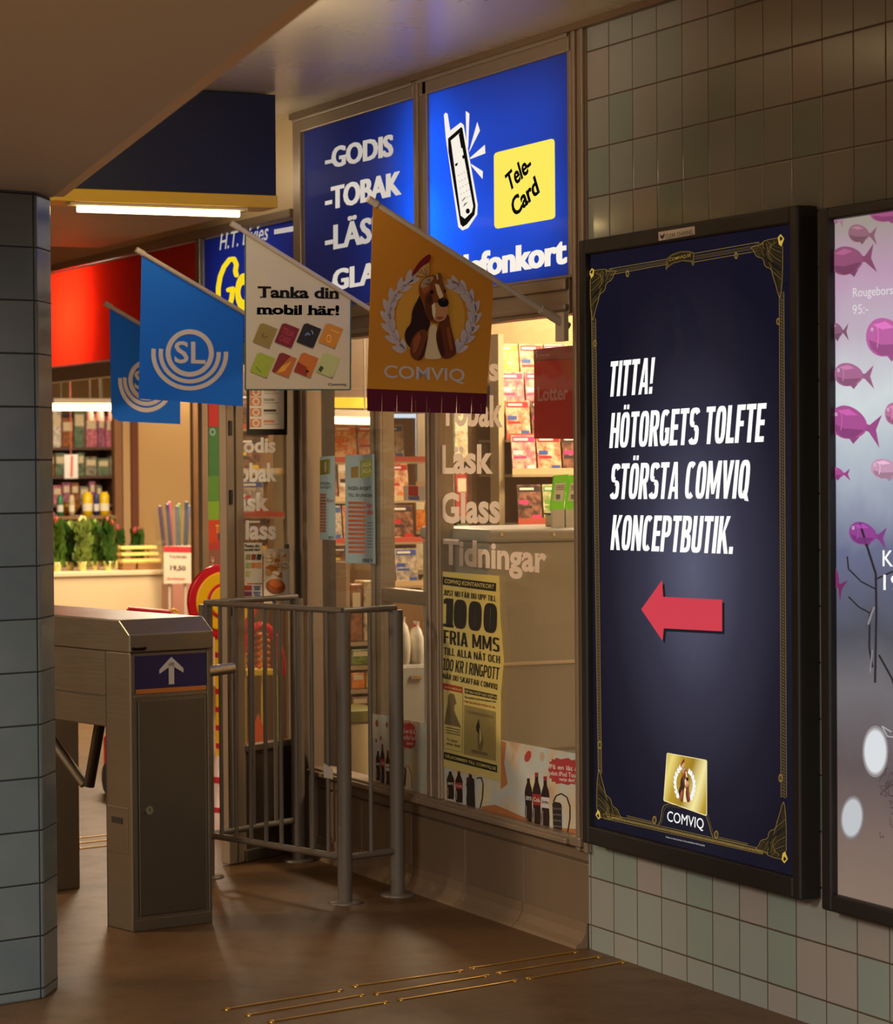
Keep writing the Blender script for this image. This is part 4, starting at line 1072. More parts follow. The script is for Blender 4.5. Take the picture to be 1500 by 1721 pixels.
t, a = strip('printed strip of cola bottles and a red burst at the foot of the middle window', ((624, 1199), (624, 1313)), ((716.5, 1216), (716.5, 1336)))
softdrink(a, (520, 990, .21505), [(516, 1250, 552, 1500), (552, 1215, 586, 1520), (592, 1266, 630, 1540)], (716, 1040, 832, 1250))
for x, y, r in ((525, 1050, 12), (603, 1060, 9), (520, 1185, 7), (556, 1165, 7)): a.ell('picture', mat((150, 64, 44), .6), x, y, r, r*2.4, 2, 10)
a.line('player_picture', DKK, [(735, 1400), (750, 1410), (742, 1540)], 14, 2); a.line('player_picture', mat((190, 90, 60), .6), [(730, 1400), (770, 1380), (796, 1450), (800, 1560)], 6, 2)
a.build()
# red sign hanging behind the right window
RS = diffuser_mat('red_sheet', (200, 50, 46), (196, 46, 44), .5)
t, a = sheet('lottery_sign', 'dark red sheet with pale lettering behind the right window, by the end post', 'sign', [(897, 587), (964.5, 581), (966, 738), (897, 737)], .022, RS)
a.crop = (600, 500, .2905); a.poly('print', mat((172, 40, 40), .45), [(1020, 300), (1255, 276), (1255, 352), (1020, 364)], 1); a.line('print', mat((70, 14, 16), .5), [(1020, 366), (1255, 354)], 4, 2)
LT = diffuser_mat('pale_vinyl', (250, 226, 214), (240, 214, 204), .5, 0)
a.text('lettering', LT, 'Lotter', (1043, 602), (1220, 592), (1043, 518), 2, bold=.025)
a.line('print', LT, [(1030, 312), (1042, 310), (1030, 322), (1042, 332), (1034, 350)], 5, 3); a.text('lettering', LT, 'Svenska Spel', (1050, 342), (1112, 337), (1050, 331), 3, bold=.02)
a.build()
# two blue price lists stuck on the middle window
BLP = diffuser_mat('blue_price_list', (188, 204, 212), (178, 194, 202), .55, .02)
def pricelist(label, x0, x1, y0, y1, cut):
    t, a = sheet('price_list', label, 'poster', [(x0, y0), (x1, y0-2), (x1+2, y1), (x0, y1-2)], .0035, BLP, 'blue price lists')
    w_, h = x1-x0, y1-y0; P = lambda u, v: (x0+u*w_, y0+v*h)
    OR, TXT, GRN = mat((206, 104, 66), .6), mat((34, 46, 60), .6), mat((148, 160, 66), .6)
    if not cut:
        a.poly('print', GRN, [P(.52, .05), P(.93, .03), P(.93, .19), P(.52, .21)], 1)
        a.text('lettering', mat((212, 214, 160), .6), 'JALLA\nJALLA', P(.57, .18), P(.90, .17), P(.57, .07), 2, bold=.02)
        a.poly('print', mat((172, 142, 70), .6), [P(.2, .11), P(.46, .10), P(.46, .205), P(.2, .21)], 1)
        a.text('lettering', TXT, 'INGEN AVGIFT', P(.1, .32), P(.9, .325), P(.1, .285), 1, bold=.02); a.text('lettering', TXT, 'TILL 30 LÄNDER', P(.1, .38), P(.95, .385), P(.1, .345), 1, bold=.02)
        xa, xb, y_, n = .10, .72, .425, 12
        a.text('lettering', mat((190, 60, 50), .6), 'Ring\nbilligt', P(.76, .56), P(.98, .56), P(.76, .44), 1, bold=.02)
        for k in range(9): a.line('print', TXT, [P(.76, .62+k*.028), P(.96, .622+k*.028)], .9, 1)
    else:
        a.poly('print', GRN, [P(.02, .04), P(.72, .02), P(.72, .2), P(.02, .22)], 1); a.ell('print', mat((226, 226, 214), .6), x0+w_*.40, y0+h*.12, w_*.10, h*.07, 2, 14)
        a.text('lettering', TXT, 'INGEN\nAVGIFT', P(.03, .38), P(.8, .385), P(.03, .30), 1, bold=.02)
        xa, xb, y_, n = .0, .44, .44, 13
        a.text('lettering', mat((170, 80, 80), .6), 'Ring', P(.5, .56), P(.95, .56), P(.5, .5), 1, bold=.02)
    st = (.915-y_)/n
    for k in range(n): a.poly('print', OR, [P(xa, y_+k*st), P(xb, y_+k*st+.003), P(xb, y_+k*st+st*.62), P(xa, y_+k*st+st*.6)], 1)
    for k in range(5): a.line('print', mat((200, 150, 120), .6), [P(xa+.08+k*(xb-xa)*.17, y_+.006), P(xa+.08+k*(xb-xa)*.17, .9)], .7, 2)
    a.text('lettering', TXT, '0900 9', P(.6, .985), P(.95, .985), P(.6, .95), 1, bold=.02)
    a.build()
pricelist('long blue price list with an orange table, by the inner mullion of the middle window', 580, 628, 765, 948, False)
pricelist('narrower blue price list with a green patch, nearer the corner post', 537, 561.5, 768, 908, True)
# small red and white notice on the mullion between the windows
t, a = sheet('notice', 'small red and white notice beside the mullion of the middle window', 'notice', [(678, 816), (714, 817), (714, 842), (678, 841)], .0035, mat((206, 184, 156), .6))
a.poly('print', mat((176, 60, 52), .6), [(686, 817), (702, 817), (702, 834), (686, 833)], 1); a.poly('print', mat((110, 104, 130), .6), [(686, 834), (704, 834), (704, 841), (686, 840)], 1); a.build()

# ------------------------------------------------------------------ brass guide strips let into the floor
BRASS = steel_mat('brass', (206, 158, 74), .30, .95)
studs = [((.237, -1.351), (.123, -.947)), ((.086, -.901), (.003, -.51)), ((-.022, -.474), (-.125, -.061)), ((.341, -1.324), (.216, -.918)), ((.22, -.89), (.105, -.475)), ((.083, -.436), (-.02, -.034)), ((.451, -1.3), (.341, -.898)), ((.33, -.864), (.211, -.43)), ((.206, -.398), (.092, -.011))]
rows = ('row nearest the turnstile', 'middle row', 'row nearest the camera'); pos = ('end piece farthest from the tiled wall', 'middle piece', 'end piece running to the tiled wall')
def guide(label, a, b, grp):
    a, b = Vector((*a, 0)), Vector((*b, 0)); d = (b-a).normalized(); n = Vector((-d.y, d.x, 0))
    t = thing('floor_guide', label, 'floor strip', a, grp)
    MB().extrude([a+n*.006, b+n*.006, b-n*.006, a-n*.006], (0, 0, .004)).build('strip', BRASS, t, .001)
    for e, k in ((a, 1), (b, -1)): MB().lathe(e+d*.012*k, [(0.001, .0062), (.006, .006), (.009, .004), (.010, 0)], 12).build('end_stud', BRASS, t)
for i, (a, b) in enumerate(studs): guide(f'brass floor strip, {rows[i//3]}, {pos[i % 3]}', a, b, 'brass guide strips in the floor')
far = [((-3.32, -.69), (-3.43, -.29)), ((-3.17, -.735), (-3.28, -.335)), ((-3.02, -.78), (-3.13, -.38))]
for i, (a, b) in enumerate(far): guide(f'brass floor strip seen beneath the turnstile, {("farthest", "middle one", "nearest")[i]} of those beyond it', a, b, 'brass guide strips beyond the turnstile')

# ------------------------------------------------------------------ turnstile
TA = math.radians(13); tb = Vector((-math.cos(TA), -math.sin(TA))); tr = Vector((-math.sin(TA), math.cos(TA))); to = Vector((-1.091, -1.182))
def TM(u, v, z): p = to+tr*u+tb*v; return (p.x, p.y, z)
t = thing('turnstile', 'brushed steel turnstile with a purple arrow sign on its front', 'turnstile', (*to, 0))
MB(TM).box(0, .305, 0, .155, 0, .905).build('front_pedestal', STEEL, t, .004)
MB(TM).box(.03, .335, .915, 1.07, 0, .70).build('rear_pedestal', STEEL, t, .004)
MB(TM).box(.003, .302, .157, 1.16, .655, .905).build('body', STEEL, t, .004)
mb = MB(TM)
prof = [(-.012, .906), (-.012, .964), (.052, 1.010), (1.17, 1.010), (1.17, .906)]
vs = [(-.008, v, z) for v, z in prof]+[(.313, v, z) for v, z in prof]; n = len(prof)
mb.add(vs, [list(range(n))[::-1], list(range(n, 2*n))]+[(i, (i+1) % n, n+(i+1) % n, n+i) for i in range(n)]); mb.build('top_cover', STEEL, t, .004)
mb = MB(TM); mb.box(.0, .305, -.004, .0, .0, .038).box(0, .012, -.004, 0, .038, .90).box(.292, .305, -.004, 0, .038, .90).box(.012, .292, -.004, 0, .755, .768)
mb.build('front_frame', STEEL, t, .002)
MB(TM).box(.026, .280, -.006, .0, .048, .748).build('door', STEEL_DK, t, .003)
d = bpy.data.objects['door']
mb = MB(TM); mb.tube((.062, -.013, .392), (.062, -.005, .392), .014, 20).build('lock', steel_mat('lock_steel', (190, 180, 160), .3), d, .002)
MB(TM).box(.0605, .0635, -.0138, -.012, .388, .398).build('keyhole', mat((14, 12, 10), .6), d)
MB(TM).box(.020, .288, -.004, .0, .785, .893).build('sign_panel', mat((38, 26, 82), .4), t)
MB(TM).box(.020, .288, -.0045, .0, .771, .7855).build('orange_stripe', mat((196, 116, 48), .45), t)
sp = bpy.data.objects['sign_panel']; AW = mat((214, 206, 196), .5); mb = MB(TM)
def tpoly(pts, v=-.0052): mb.add([(p[0], v, p[1]) for p in pts], [tuple(range(len(pts)))])
cx = .154
tpoly([(cx-.0105, .796), (cx+.0105, .796), (cx+.0105, .868), (cx-.0105, .868)]); tpoly([(cx, .886), (cx, .858), (cx-.046, .832), (cx-.046, .846)]); tpoly([(cx, .886), (cx+.046, .846), (cx+.046, .832), (cx, .858)])
mb.build('arrow', AW, sp)
mb = MB(TM); mb.box(.004, .05, -.0135, -.011, .912, .922); mb.tube((.006, -.016, .919), (.006, -.011, .919), .005, 10).tube((.05, -.016, .919), (.05, -.011, .919), .005, 10); mb.build('hasp', mat((30, 26, 22), .4, .8), t)
mb = MB(TM); mb.box(-.002, .001, .02, .15, .25, .40); mb.build('side_plate', STEEL, t, .001)
MB(TM).box(-.004, -.001, .052, .118, .346, .366).build('slot', mat((40, 32, 26), .5), bpy.data.objects['side_plate'])
mb = MB(TM)
for z in (.756,): mb.box(-.0005, .0015, .157, 1.16, z, z+.003)
mb.box(-.0005, .0015, .150, .156, .0, .905); mb.build('seam', mat((60, 50, 40), .6), t)
ARMS = steel_mat('arm_steel', (196, 184, 164), .25, .95, (1, 1, 1))
mb = MB(TM); mb.tube((.285, .12, .812), (.475, .12, .826), .0185, 18); mb.build('arm', ARMS, t)
mb = MB(TM); mb.tube((.125, .40, .66), (.105, .45, .425), .019, 14); mb.lathe(TM(.105, .45, .425), [(.001, -.014), (.012, -.011), (.019, 0)], 14); mb.build('arm', mat((70, 58, 46), .35, .8), t)
mb = MB(TM); mb.tube((.04, .62, .60), (.10, .47, .43), .017, 14); mb.build('arm', STEEL, t)
mb = MB(TM); mb.box(.30, .325, .06, .40, .74, .88); mb.build('arm_hub', STEEL, t, .006)

# ------------------------------------------------------------------ steel barrier in front of the shop window
t = thing('barrier_railing', 'grey steel barrier of upright bars in front of the shop windows', 'railing', (-1.32, -.343, 0))
PA, PB, PC, PD = (-2.093, -.567), (-1.32, -.343), (-1.392, -.115), (-2.329, -.118)
for p in (PA, PB, PC, PD): 
    o = MB().tube((*p, .006), (*p, 1.0), .0255, 18).build('post', RAILM, t)
    MB().lathe((*p, 0), [(.001, .008), (.055, .008), (.060, .004), (.060, 0)], 22).build('base_plate', RAILM, o)
for a, b in ((PA, PB), (PB, PC), (PA, PD)):
    a, b = Vector(a), Vector(b)
    MB().tube((*a, 1.006), (*b, 1.006), .011, 10).build('top_rail', RAILM, t); MB().tube((*a, .157), (*b, .157), .012, 10).build('bottom_rail', RAILM, t)
    n = 8 if a == Vector(PA) and b == Vector(PB) else 1 if b == Vector(PC) else 3
    for k in range(n): p = a+(b-a)*(k+1)/(n+1); MB().tube((*p, .157), (*p, 1.006), .0082, 8).build('bar', RAILM, t)
p = Vector(PA)+(Vector(PB)-Vector(PA))*.905
t2 = thing('tag', 'small white tag fixed to a bar of the grey barrier', 'tag', (p.x, p.y, .42))
q = Vector((p.x, p.y, .42)); dv = (Vector(PB)-Vector(PA)).normalized(); nv = Vector((dv.y, -dv.x))
c0 = Vector((p.x+nv.x*.010-dv.x*.022, p.y+nv.y*.010-dv.y*.022))
MB().extrude([(c0.x, c0.y, .427), (c0.x+dv.x*.05, c0.y+dv.y*.05, .424), (c0.x+dv.x*.05, c0.y+dv.y*.05, .46), (c0.x, c0.y, .475)], (nv.x*.002, nv.y*.002, 0)).build('card', mat((206, 196, 178), .6), t2)

# ================================================================== inside the shop
WOOD = paint_mat('shelf_wood', (150, 112, 72), .5, .2, 5); SHELF = paint_mat('shelf_metal', (186, 160, 124), .45, .1, 5); GREYC = paint_mat('grey_cabinet', (166, 160, 150), .40, .08, 3)
CHROME = steel_mat('chrome', (220, 200, 170), .18, 1.0, (1, 1, 1))


def cover_mat(name, cols):
    s = NT(name); tc = s.n('ShaderNodeTexCoord').outputs['Object']; oi = s.n('ShaderNodeObjectInfo').outputs['Random']
    ad = s.n('ShaderNodeVectorMath', operation='ADD'); s.l(tc, ad.inputs[0])
    cb = s.n('ShaderNodeCombineXYZ')
    for i, k in enumerate((3.1, 7.7, 5.3)): s.l(s.math('MULTIPLY', oi, k), cb.inputs[i])
    s.l(cb.outputs[0], ad.inputs[1])
    n = s.noise(34, 6, ad.outputs[0], .68)
    st = [(.28+.44*i/(len(cols)-1), c) for i, c in enumerate(cols)]
    s.l(s.ramp(n, st, 'EASE'), s.b.inputs['Base Color']); s.b.inputs['Roughness'].default_value = .3
    return s.m


PAL = {'pink': ([(90, 40, 36), (226, 120, 130), (240, 190, 160), (236, 226, 210)], (232, 60, 120)),
       'yellow': ([(110, 60, 30), (230, 160, 60), (244, 214, 130), (250, 236, 190)], (244, 204, 40)),
       'red': ([(60, 30, 26), (200, 130, 96), (236, 190, 150), (240, 226, 200)], (206, 34, 40)),
       'white': ([(90, 70, 60), (190, 150, 120), (230, 206, 170), (240, 230, 214)], (240, 234, 224)),
       'orange': ([(110, 50, 26), (220, 120, 60), (240, 190, 130), (230, 220, 190)], (236, 120, 40)),
       'dark': ([(26, 20, 20), (90, 60, 50), (150, 100, 76), (206, 160, 120)], (60, 44, 46)),
       'blue': ([(40, 50, 70), (150, 140, 130), (214, 190, 160), (226, 220, 214)], (60, 90, 160)),
       'green': ([(50, 60, 36), (150, 160, 100), (220, 206, 160), (236, 230, 210)], (110, 160, 60))}
COVER = {k: cover_mat('cover_'+k, v[0]) for k, v in PAL.items()}
_proto = {}


def magazine(pal, w_, h):
    k = (pal, w_, h)
    if k not in _proto:
        r2 = random.Random(str(k)); c2 = r2.choice(list(PAL))
        mb = MB(); mb.box(-.006, 0, -w_/2, w_/2, 0, h, 0)
        e = .0008
        q = lambda y0, y1, z0, z1, mi: mb.add([(e, y0, z0), (e, y1, z0), (e, y1, z1), (e, y0, z1)], [(0, 1, 2, 3)], mi)
        q(-w_*.46, w_*.46, h*.82, h*.96, 1)
        q(-w_*.44, -w_*.05, h*.50, h*.60, 2); q(-w_*.44, w_*.1, h*.40, h*.46, 1); q(w_*.1, w_*.44, h*.06, h*.22, 2)
        e = .0014; q(-w_*.40, w_*.2, h*.86, h*.92, 3); q(-w_*.44, -w_*.1, h*.08, h*.14, 3)
        o = mb.build('magazine', [COVER[pal], mat(PAL[pal][1], .35), mat(PAL[c2][1], .35), mat((240, 230, 214), .4)])
        _proto[k] = o.data; bpy.data.objects.remove(o)
    return _proto[k]


ORD = ['first', 'second', 'third', 'fourth', 'fifth', 'sixth', 'seventh']
ROWN = ['top', 'second', 'third', 'fourth', 'fifth', 'sixth']


def mag_rack(name, label, X, y0, y1, rows, mw, mh, pals, where, top, lip=True, side=True):
    """shelf unit facing along the shop front; magazines lean on each shelf"""
    t = thing('magazine_rack', label, 'rack', (X, (y0+y1)/2, 0))
    MB().box(X-.40, X-.36, y0, y1, 0, top).build('back_panel', WOOD, t)
    for y in (y0, y1): MB().box(X-.20, X-.12, y-.012, y+.012, 0, top).build('side_panel', CREAM if side else SHELF, t)
    for k, z in enumerate(rows):
        dx = .05*k
        MB().box(X-.36, X-.20+dx, y0+.013, y1-.013, z-.012, z-.002).build('shelf', SHELF, t)
        if lip: MB().box(X-.205+dx, X-.20+dx, y0+.013, y1-.013, z-.002, z+.022).build('shelf_lip', mat((224, 190, 140) if k % 2 else (206, 90, 70), .4), t)
    MB().box(X-.36, X, y0+.013, y1-.013, 0, rows[-1]-.03).build('plinth', WOOD, t)
    r2 = random.Random(label)
    for k, z in enumerate(rows):
        n = max(1, int((y1-y0-.03)/(mw+.008)))
        for i in range(n):
            p = pals[(k*5+i*3+r2.randrange(2)) % len(pals)]
            o = bpy.data.objects.new('magazine', magazine(p, mw, mh)); COL.objects.link(o)
            dx = .05*k
            o.location = (X-.212+dx, y0+.018+(mw+.008)*(i+.5), z); o.rotation_euler = (0, -.12, 0)
            tag(o, f'{p} topped magazine, {ROWN[k]} shelf of {where}, {ORD[i]} from its left', 'magazine', 'magazines on '+where)
    return t


# rack behind the right window
y0, y1, _, _ = pspan(832, 800, 1010, 800, -2.5)
RZ = [at(900, y, 0, -2.5).z for y in (642, 690, 738, 796, 878)]
t = mag_rack('rack', 'tall magazine rack with a cream upright, behind the right window', -2.32, y0, y0+.62, RZ, .104, .155, ['pink', 'yellow', 'white', 'red', 'orange', 'dark', 'pink', 'green'], 'the rack behind the right window', 2.02)
MB().box(-2.72, -2.66, y0+.013, y0+.607, at(900, 580, 0, -2.66).z, 2.3).build('header', paint_mat('rack_header', (216, 164, 110), .5, .2, 9), t)
# rack behind the middle window
y0, y1, _, _ = pspan(524, 800, 646, 800, -4.2)
RZ2 = [at(580, y, 0, -4.2).z for y in (776, 842, 912, 985)]
t = mag_rack('rack', 'magazine rack under a warm tube, behind the middle window', -4.05, y0, y1+.25, RZ2, .11, .17, ['red', 'pink', 'white', 'blue', 'orange', 'dark', 'green'], 'the rack behind the middle window', 1.72, side=False)
MB().box(-4.45, -4.03, y0, y1+.25, 1.74, 2.1).build('header', paint_mat('dark_header', (112, 86, 62), .5, .35, 12), t)
hd = bpy.data.objects['header.001']
MB().box(-4.03, -4.024, *sorted((at(558, 680, 0, -4.03).y, at(616, 680, 0, -4.03).y)), at(580, 686, 0, -4.03).z, at(580, 668, 0, -4.03).z).build('yellow_strip', mat((226, 190, 50), .5), hd)
# third rack far inside, seen through the door glass
y0, y1, _, _ = pspan(398, 800, 492, 800, -4.8)
RZ3 = [at(440, y, 0, -4.8).z for y in (720, 795, 868, 930)]
mag_rack('rack', 'magazine rack far inside, seen through the open door leaf', -4.7, y0, y1, RZ3, .12, .17, ['dark', 'dark', 'red', 'dark', 'yellow', 'blue'], 'the rack seen through the door', 1.95, side=False)


def tube_lamp(label, a, b, r=.014, e=9.0, hang=None):
    a, b = Vector(a), Vector(b)
    t = thing('tube_light', label, 'light', (a+b)/2)
    MB().tube(a, b, r, 12).build('tube', mat((255, 222, 160), .5, 0, e), t)
    d = (b-a).normalized(); mb = MB(); up = Vector((0, 0, 1)); s_ = d.cross(up).normalized()*.03
    mb.extrude([a+up*(r+.002)+s_, b+up*(r+.002)+s_, b+up*(r+.002)-s_, a+up*(r+.002)-s_], (0, 0, .03)); mb.build('housing', mat((216, 200, 170), .5), t)
    mb = MB()
    if hang:
        for k in (.15, .85): p = a+(b-a)*k; mb.tube(p+up*(r+.03), (p.x, p.y, hang), .004, 6)
        mb.build('hanger', mat((150, 140, 120), .5), t)


tube_lamp('lit tube just inside the top of the right window', at(815, 533, 1, .30), at(958, 516, 1, .30), .016, 6, hang=2.45)
a_, b_ = at(538, 706, 0, -3.95), at(626, 718, 0, -3.95)
tube_lamp('lit tube over the rack behind the middle window', a_, (b_.x, b_.y, a_.z-.005), .016, 7, hang=2.45)
a_, b_ = at(88, 684, 0, -9.6), at(186, 682, 0, -9.6)
tube_lamp('lit tube hanging deep inside the shop, left of the blue flags', a_, (b_.x, b_.y, a_.z), .022, 8, hang=2.45)
for i, (x0, x1, y) in enumerate(((88, 101, 728), (108, 140, 726))):
    a_, b_ = at(x0, y, 0, -13.6), at(x1, y, 0, -13.6)
    tube_lamp(('short lit tube far back in the shop, half behind the tiled column', 'longer lit tube far back in the shop, above the blurred goods')[i], a_, (b_.x, b_.y, a_.z), .03, 6, hang=2.45)
for i, x in enumerate((146, 163, 183)):
    p = at(x+5, 707, 0, -11.5)
    t = thing('spot_light', f'small lit spot in the row of three deep in the shop, {("leftmost", "middle one", "rightmost")[i]}', 'light', p, 'row of small spots')
    MB().lathe(p, [(.001, .09), (.022, .085), (.030, .0)], 14).build('shade', mat((200, 150, 130), .5), t); MB().lathe(p, [(.001, .002), (.027, .004)], 14).build('bulb', mat((255, 230, 190), .5, 0, 8), t)
    MB().tube(p+Vector((0, 0, .088)), (p.x, p.y, 2.45), .005, 6).build('stem', mat((90, 80, 70), .5), t)

# grey cabinet close behind the right window
CX = -.98
y0, y1, z0, z1 = pspan(820, 890, 992, 1300, CX)
t = thing('cabinet', 'chest-high grey cabinet with a rounded top edge behind the right window', 'cabinet', (CX-.25, .3, 0))
MB().box(CX-.55, CX, y0, y0+.66, .02, z1-.045).build('body', GREYC, t, .01)
MB().box(CX-.56, CX+.012, y0-.008, y0+.67, z1-.045, z1).build('top', GREYC, t, .014, seg=3)
zh = at(900, 1114, 0, CX).z
MB().box(CX, CX+.014, y0+.04, y0+.66, zh-.006, zh+.006).build('trim_strip', mat((206, 190, 168), .3), t, .003)
MB().box(CX, CX+.006, y0+.02, y0+.64, zh-.30, zh-.30+.008).build('groove', mat((130, 116, 100), .5), t)
mb = MB()
for px in (842, 930): p = at(px, 898, 0, CX+.012); mb.tube((CX+.010, p.y, p.z), (CX+.016, p.y, p.z), .006, 10)
mb.build('screw', CHROME, t)
# small box with two lime-green cards on top of it
y2, y3, _, zt = pspan(950, 866, 975, 886, CX-.1)
t = thing('box', 'small beige box on the grey cabinet under the lime cards', 'box', (CX-.15, y2+.06, z1))
MB().box(CX-.26, CX-.08, y2, y2+.15, z1, zt).build('carton', mat((214, 190, 150), .6), t, .004); MB().box(CX-.262, CX-.078, y2-.002, y2+.152, zt, zt+.006).build('lid', mat((60, 56, 52), .5), t)
LIME = mat((128, 226, 30), .45, 0, .12)  # slight glow put into the card colour
for i, (xa, xb) in enumerate(((925, 948), (950, 972))):
    Xc = CX-.075
    q = [(xa+7, 799), (xb+7, 797), (xb-2, 858), (xa, 858)]
    V = [at(px, py, 0, Xc) for px, py in q]; 
    t = thing('card', ('lime green card with a white code panel, on the grey cabinet', 'second lime green card behind the end post, beside the first')[i], 'card', V[3], 'lime green cards')
    MB().extrude(V, (-.012, 0, 0)).build('panel', LIME, t)
    a = Art(0, Xc, t); a.poly('label', mat((226, 226, 216), .5), [(xa+8, 812), (xb+2, 811), (xb-3, 842), (xa+4, 842)], 1)
    for k in range(3): a.line('label', mat((120, 120, 118), .5), [(xa+9, 817+k*3), (xb, 816+k*3)], 1.4, 2)
    a.rect('label', mat((110, 110, 108), .5), xa+9, 831, xa+16, 839, 2)
    p = at((xa+xb)/2, 858, 0, Xc); mb = MB(); mb.box(Xc-.012, Xc+.002, p.y-.02, p.y+.03, z1, p.z+.004) if i == 0 else mb.box(Xc-.012, Xc+.002, p.y-.03, p.y+.03, z1, p.z+.004); mb.build('foot', mat((206, 200, 190), .2), t); a.build()

# shelf unit between the mullion and the rack, far inside
def goods(label, X, px0, px1, rows, dep=.3, kinds=None, seed=1, top=None, where='', m=SHELF, cat='shelf unit', h=.8):
    """open shelves with packets standing on each board; rows are photo heights of the boards"""
    y0, y1, _, _ = pspan(px0, 800, px1, 800, X)
    zs = [at((px0+px1)/2, y, 0, X).z for y in rows]; zt = top or zs[0]+.25
    t = thing('shelf_unit', label, cat, (X-dep/2, (y0+y1)/2, 0))
    for y in (y0, y1): MB().box(X-dep, X, y-.008, y+.008, 0, zt).build('side_panel', m, t)
    MB().box(X-dep-.01, X-dep, y0, y1, 0, zt).build('back_panel', m, t)
    for z in zs: MB().box(X-dep, X, y0+.009, y1-.009, z-.018, z-.001).build('shelf', m, t)
    r2 = random.Random(seed)
    for k, z in enumerate(zs):
        y = y0+.015; i = 0
        hi = ((zs[k-1] if k else zt)-z)*h
        while y < y1-.03 and i < 7:
            w_ = min(r2.uniform(.05, .10), y1-.012-y); hh = hi*r2.uniform(.7, 1.0)
            nm, c = r2.choice(kinds)
            o = thing('packet', f'{nm} packet, {ROWN[k]} board of the {where}, {ORD[i]} from its left', 'packet', (X-.08, y+w_/2, z), 'packets on the '+where)
            MB().box(X-.12, X-.015, y+.003, y+w_-.003, z, z+hh).build('wrapper', cover_mat_cached(nm, c), o, .006)
            MB().box(X-.0148, X-.0142, y+.012, y+w_-.012, z+hh*.55, z+hh*.85).build('label', mat((240, 226, 190), .4), o)
            y += w_; i += 1
    return t


_cm = {}
def cover_mat_cached(nm, c):
    if nm not in _cm: _cm[nm] = cover_mat('packet_'+nm.replace(' ', '_'), [tuple(int(x*.5) for x in c), c, tuple(min(255, int(x*1.2+14)) for x in c), c])
    return _cm[nm]


KW = [('orange', (226, 120, 40)), ('yellow', (236, 190, 60)), ('red', (190, 50, 40)), ('cream', (220, 196, 150)), ('green', (110, 130, 60)), ('brown', (140, 84, 50))]
KG = [('grey', (130, 128, 112)), ('olive', (120, 124, 84)), ('brown', (140, 92, 64)), ('red', (160, 60, 50)), ('cream', (204, 184, 146)), ('dull green', (96, 116, 92))]
goods('narrow shelf unit seen through the words on the right window', -4.9, 737, 812, (770, 868, 915, 965), .3, KG, 5, where='unit behind the window lettering', top=1.86)
mb = MB(); yA, yB, _, _ = pspan(817, 800, 828, 800, -2.9)
t = thing('upright_post', 'dark grey upright left of the magazine rack behind the right window', 'post', (-2.9, yA, 0)); MB().box(-2.96, -2.9, yA, yB, 0, 2.45).build('post', paint_mat('grey_upright', (96, 90, 80), .5), t)
yA, yB, _, _ = pspan(796, 800, 811, 800, -3.3)
t = thing('upright_post', 'tan upright seen between the lettering and the dark grey post', 'post', (-3.3, yA, 0)); MB().box(-3.36, -3.3, yA, yB, 0, 2.45).build('post', paint_mat('tan_upright', (178, 134, 96), .5), t)

# middle window: glowing panel added for a sign's reflection, shelves, bags, drawers
X = -4.9; y0, y1, z0, z1 = pspan(648, 672, 699, 851, X)
t = thing('reflection_panel', 'added blue and white panel imitating a lit sign reflected in the middle window', 'reflection', (X, (y0+y1)/2, z0))
MB().box(X-.06, X-.004, y0-.01, y1+.01, z0-.01, z1+.01).build('housing', mat((60, 56, 60), .5), t)  # backing of the added reflection panel
MB().box(X-.05, X-.03, y0+.02, y0+.06, 0, z0-.01).build('stand', FRAME_DK, t)  # added support for the reflection panel
a = Art(0, X, t, sgn=1)
MB().box(X-.004, X, y0, y1, z0, z1).build('glow_face', lit((96, 100, 122), .9), t)
a.poly('picture', lit((224, 236, 255), 1.1), [(648, 674), (699, 674), (699, 776), (688, 786), (672, 791), (648, 792)], 1)
a.rect('picture', lit((74, 100, 146), .9), 649, 810, 698, 850, 1)
a.text('lettering', lit((230, 236, 250), 1.0), 'bak', (651, 783), (672, 784), (651, 766), 2, bold=.02); a.arc('lettering', lit((214, 226, 250), 1.0), 671, 818, 6, 10, 0, 360, 4.5, 3, 20); a.line('lettering', lit((214, 226, 250), 1.0), [(672, 824), (680, 834)], 4, 3)
a.line('lettering', lit((220, 228, 244), 1.0), [(651, 800), (657, 806)], 3, 3); a.build()
goods('low shelf of small cartons under the added glowing panel', -4.55, 648, 722, (892, 960, 1006), .3, KW, 9, where='shelf under the glowing panel', top=1.42)
yA, yB, _, _ = pspan(674, 800, 684, 800, -4.2)
goods('warm lit snack shelf behind the bars of the barrier', -3.1, 583, 644, (1078, 1118, 1158, 1196), .3, KW, 21, where='snack shelf', top=1.10)
X = -2.75; y0, y1, z0, z1 = pspan(546, 1218, 652, 1400, X)
t = thing('cabinet', 'low white cabinet with a green edge under the snack shelf', 'cabinet', (X, y0, 0)); MB().box(X-.3, X, y0, y1, 0, z1).build('body', CREAM, t, .006); MB().box(X-.3, X+.006, y0, y1, z1+.0005, z1+.05).build('top', paint_mat('green_edge', (132, 124, 56), .5), t, .004)
X = -2.3; y0, y1, z0, z1 = pspan(672, 1118, 724, 1240, X)
t = thing('drawer_unit', 'grey drawer unit beside the left mullion, under the white bags', 'cabinet', (X, y0, 0)); MB().box(X-.3, X-.012, y0, y1, 0, z1).build('body', GREYC, t, .006)
hgt = z1/3
for k in range(3):
    dr = MB().box(X-.012, X, y0+.006, y1-.006, k*hgt+.008, (k+1)*hgt-.008).build('drawer', GREYC, t, .004); MB().box(X, X+.012, y0+.04, y1-.04, (k+.8)*hgt-.006, (k+.8)*hgt+.006).build('handle', CHROME, dr)
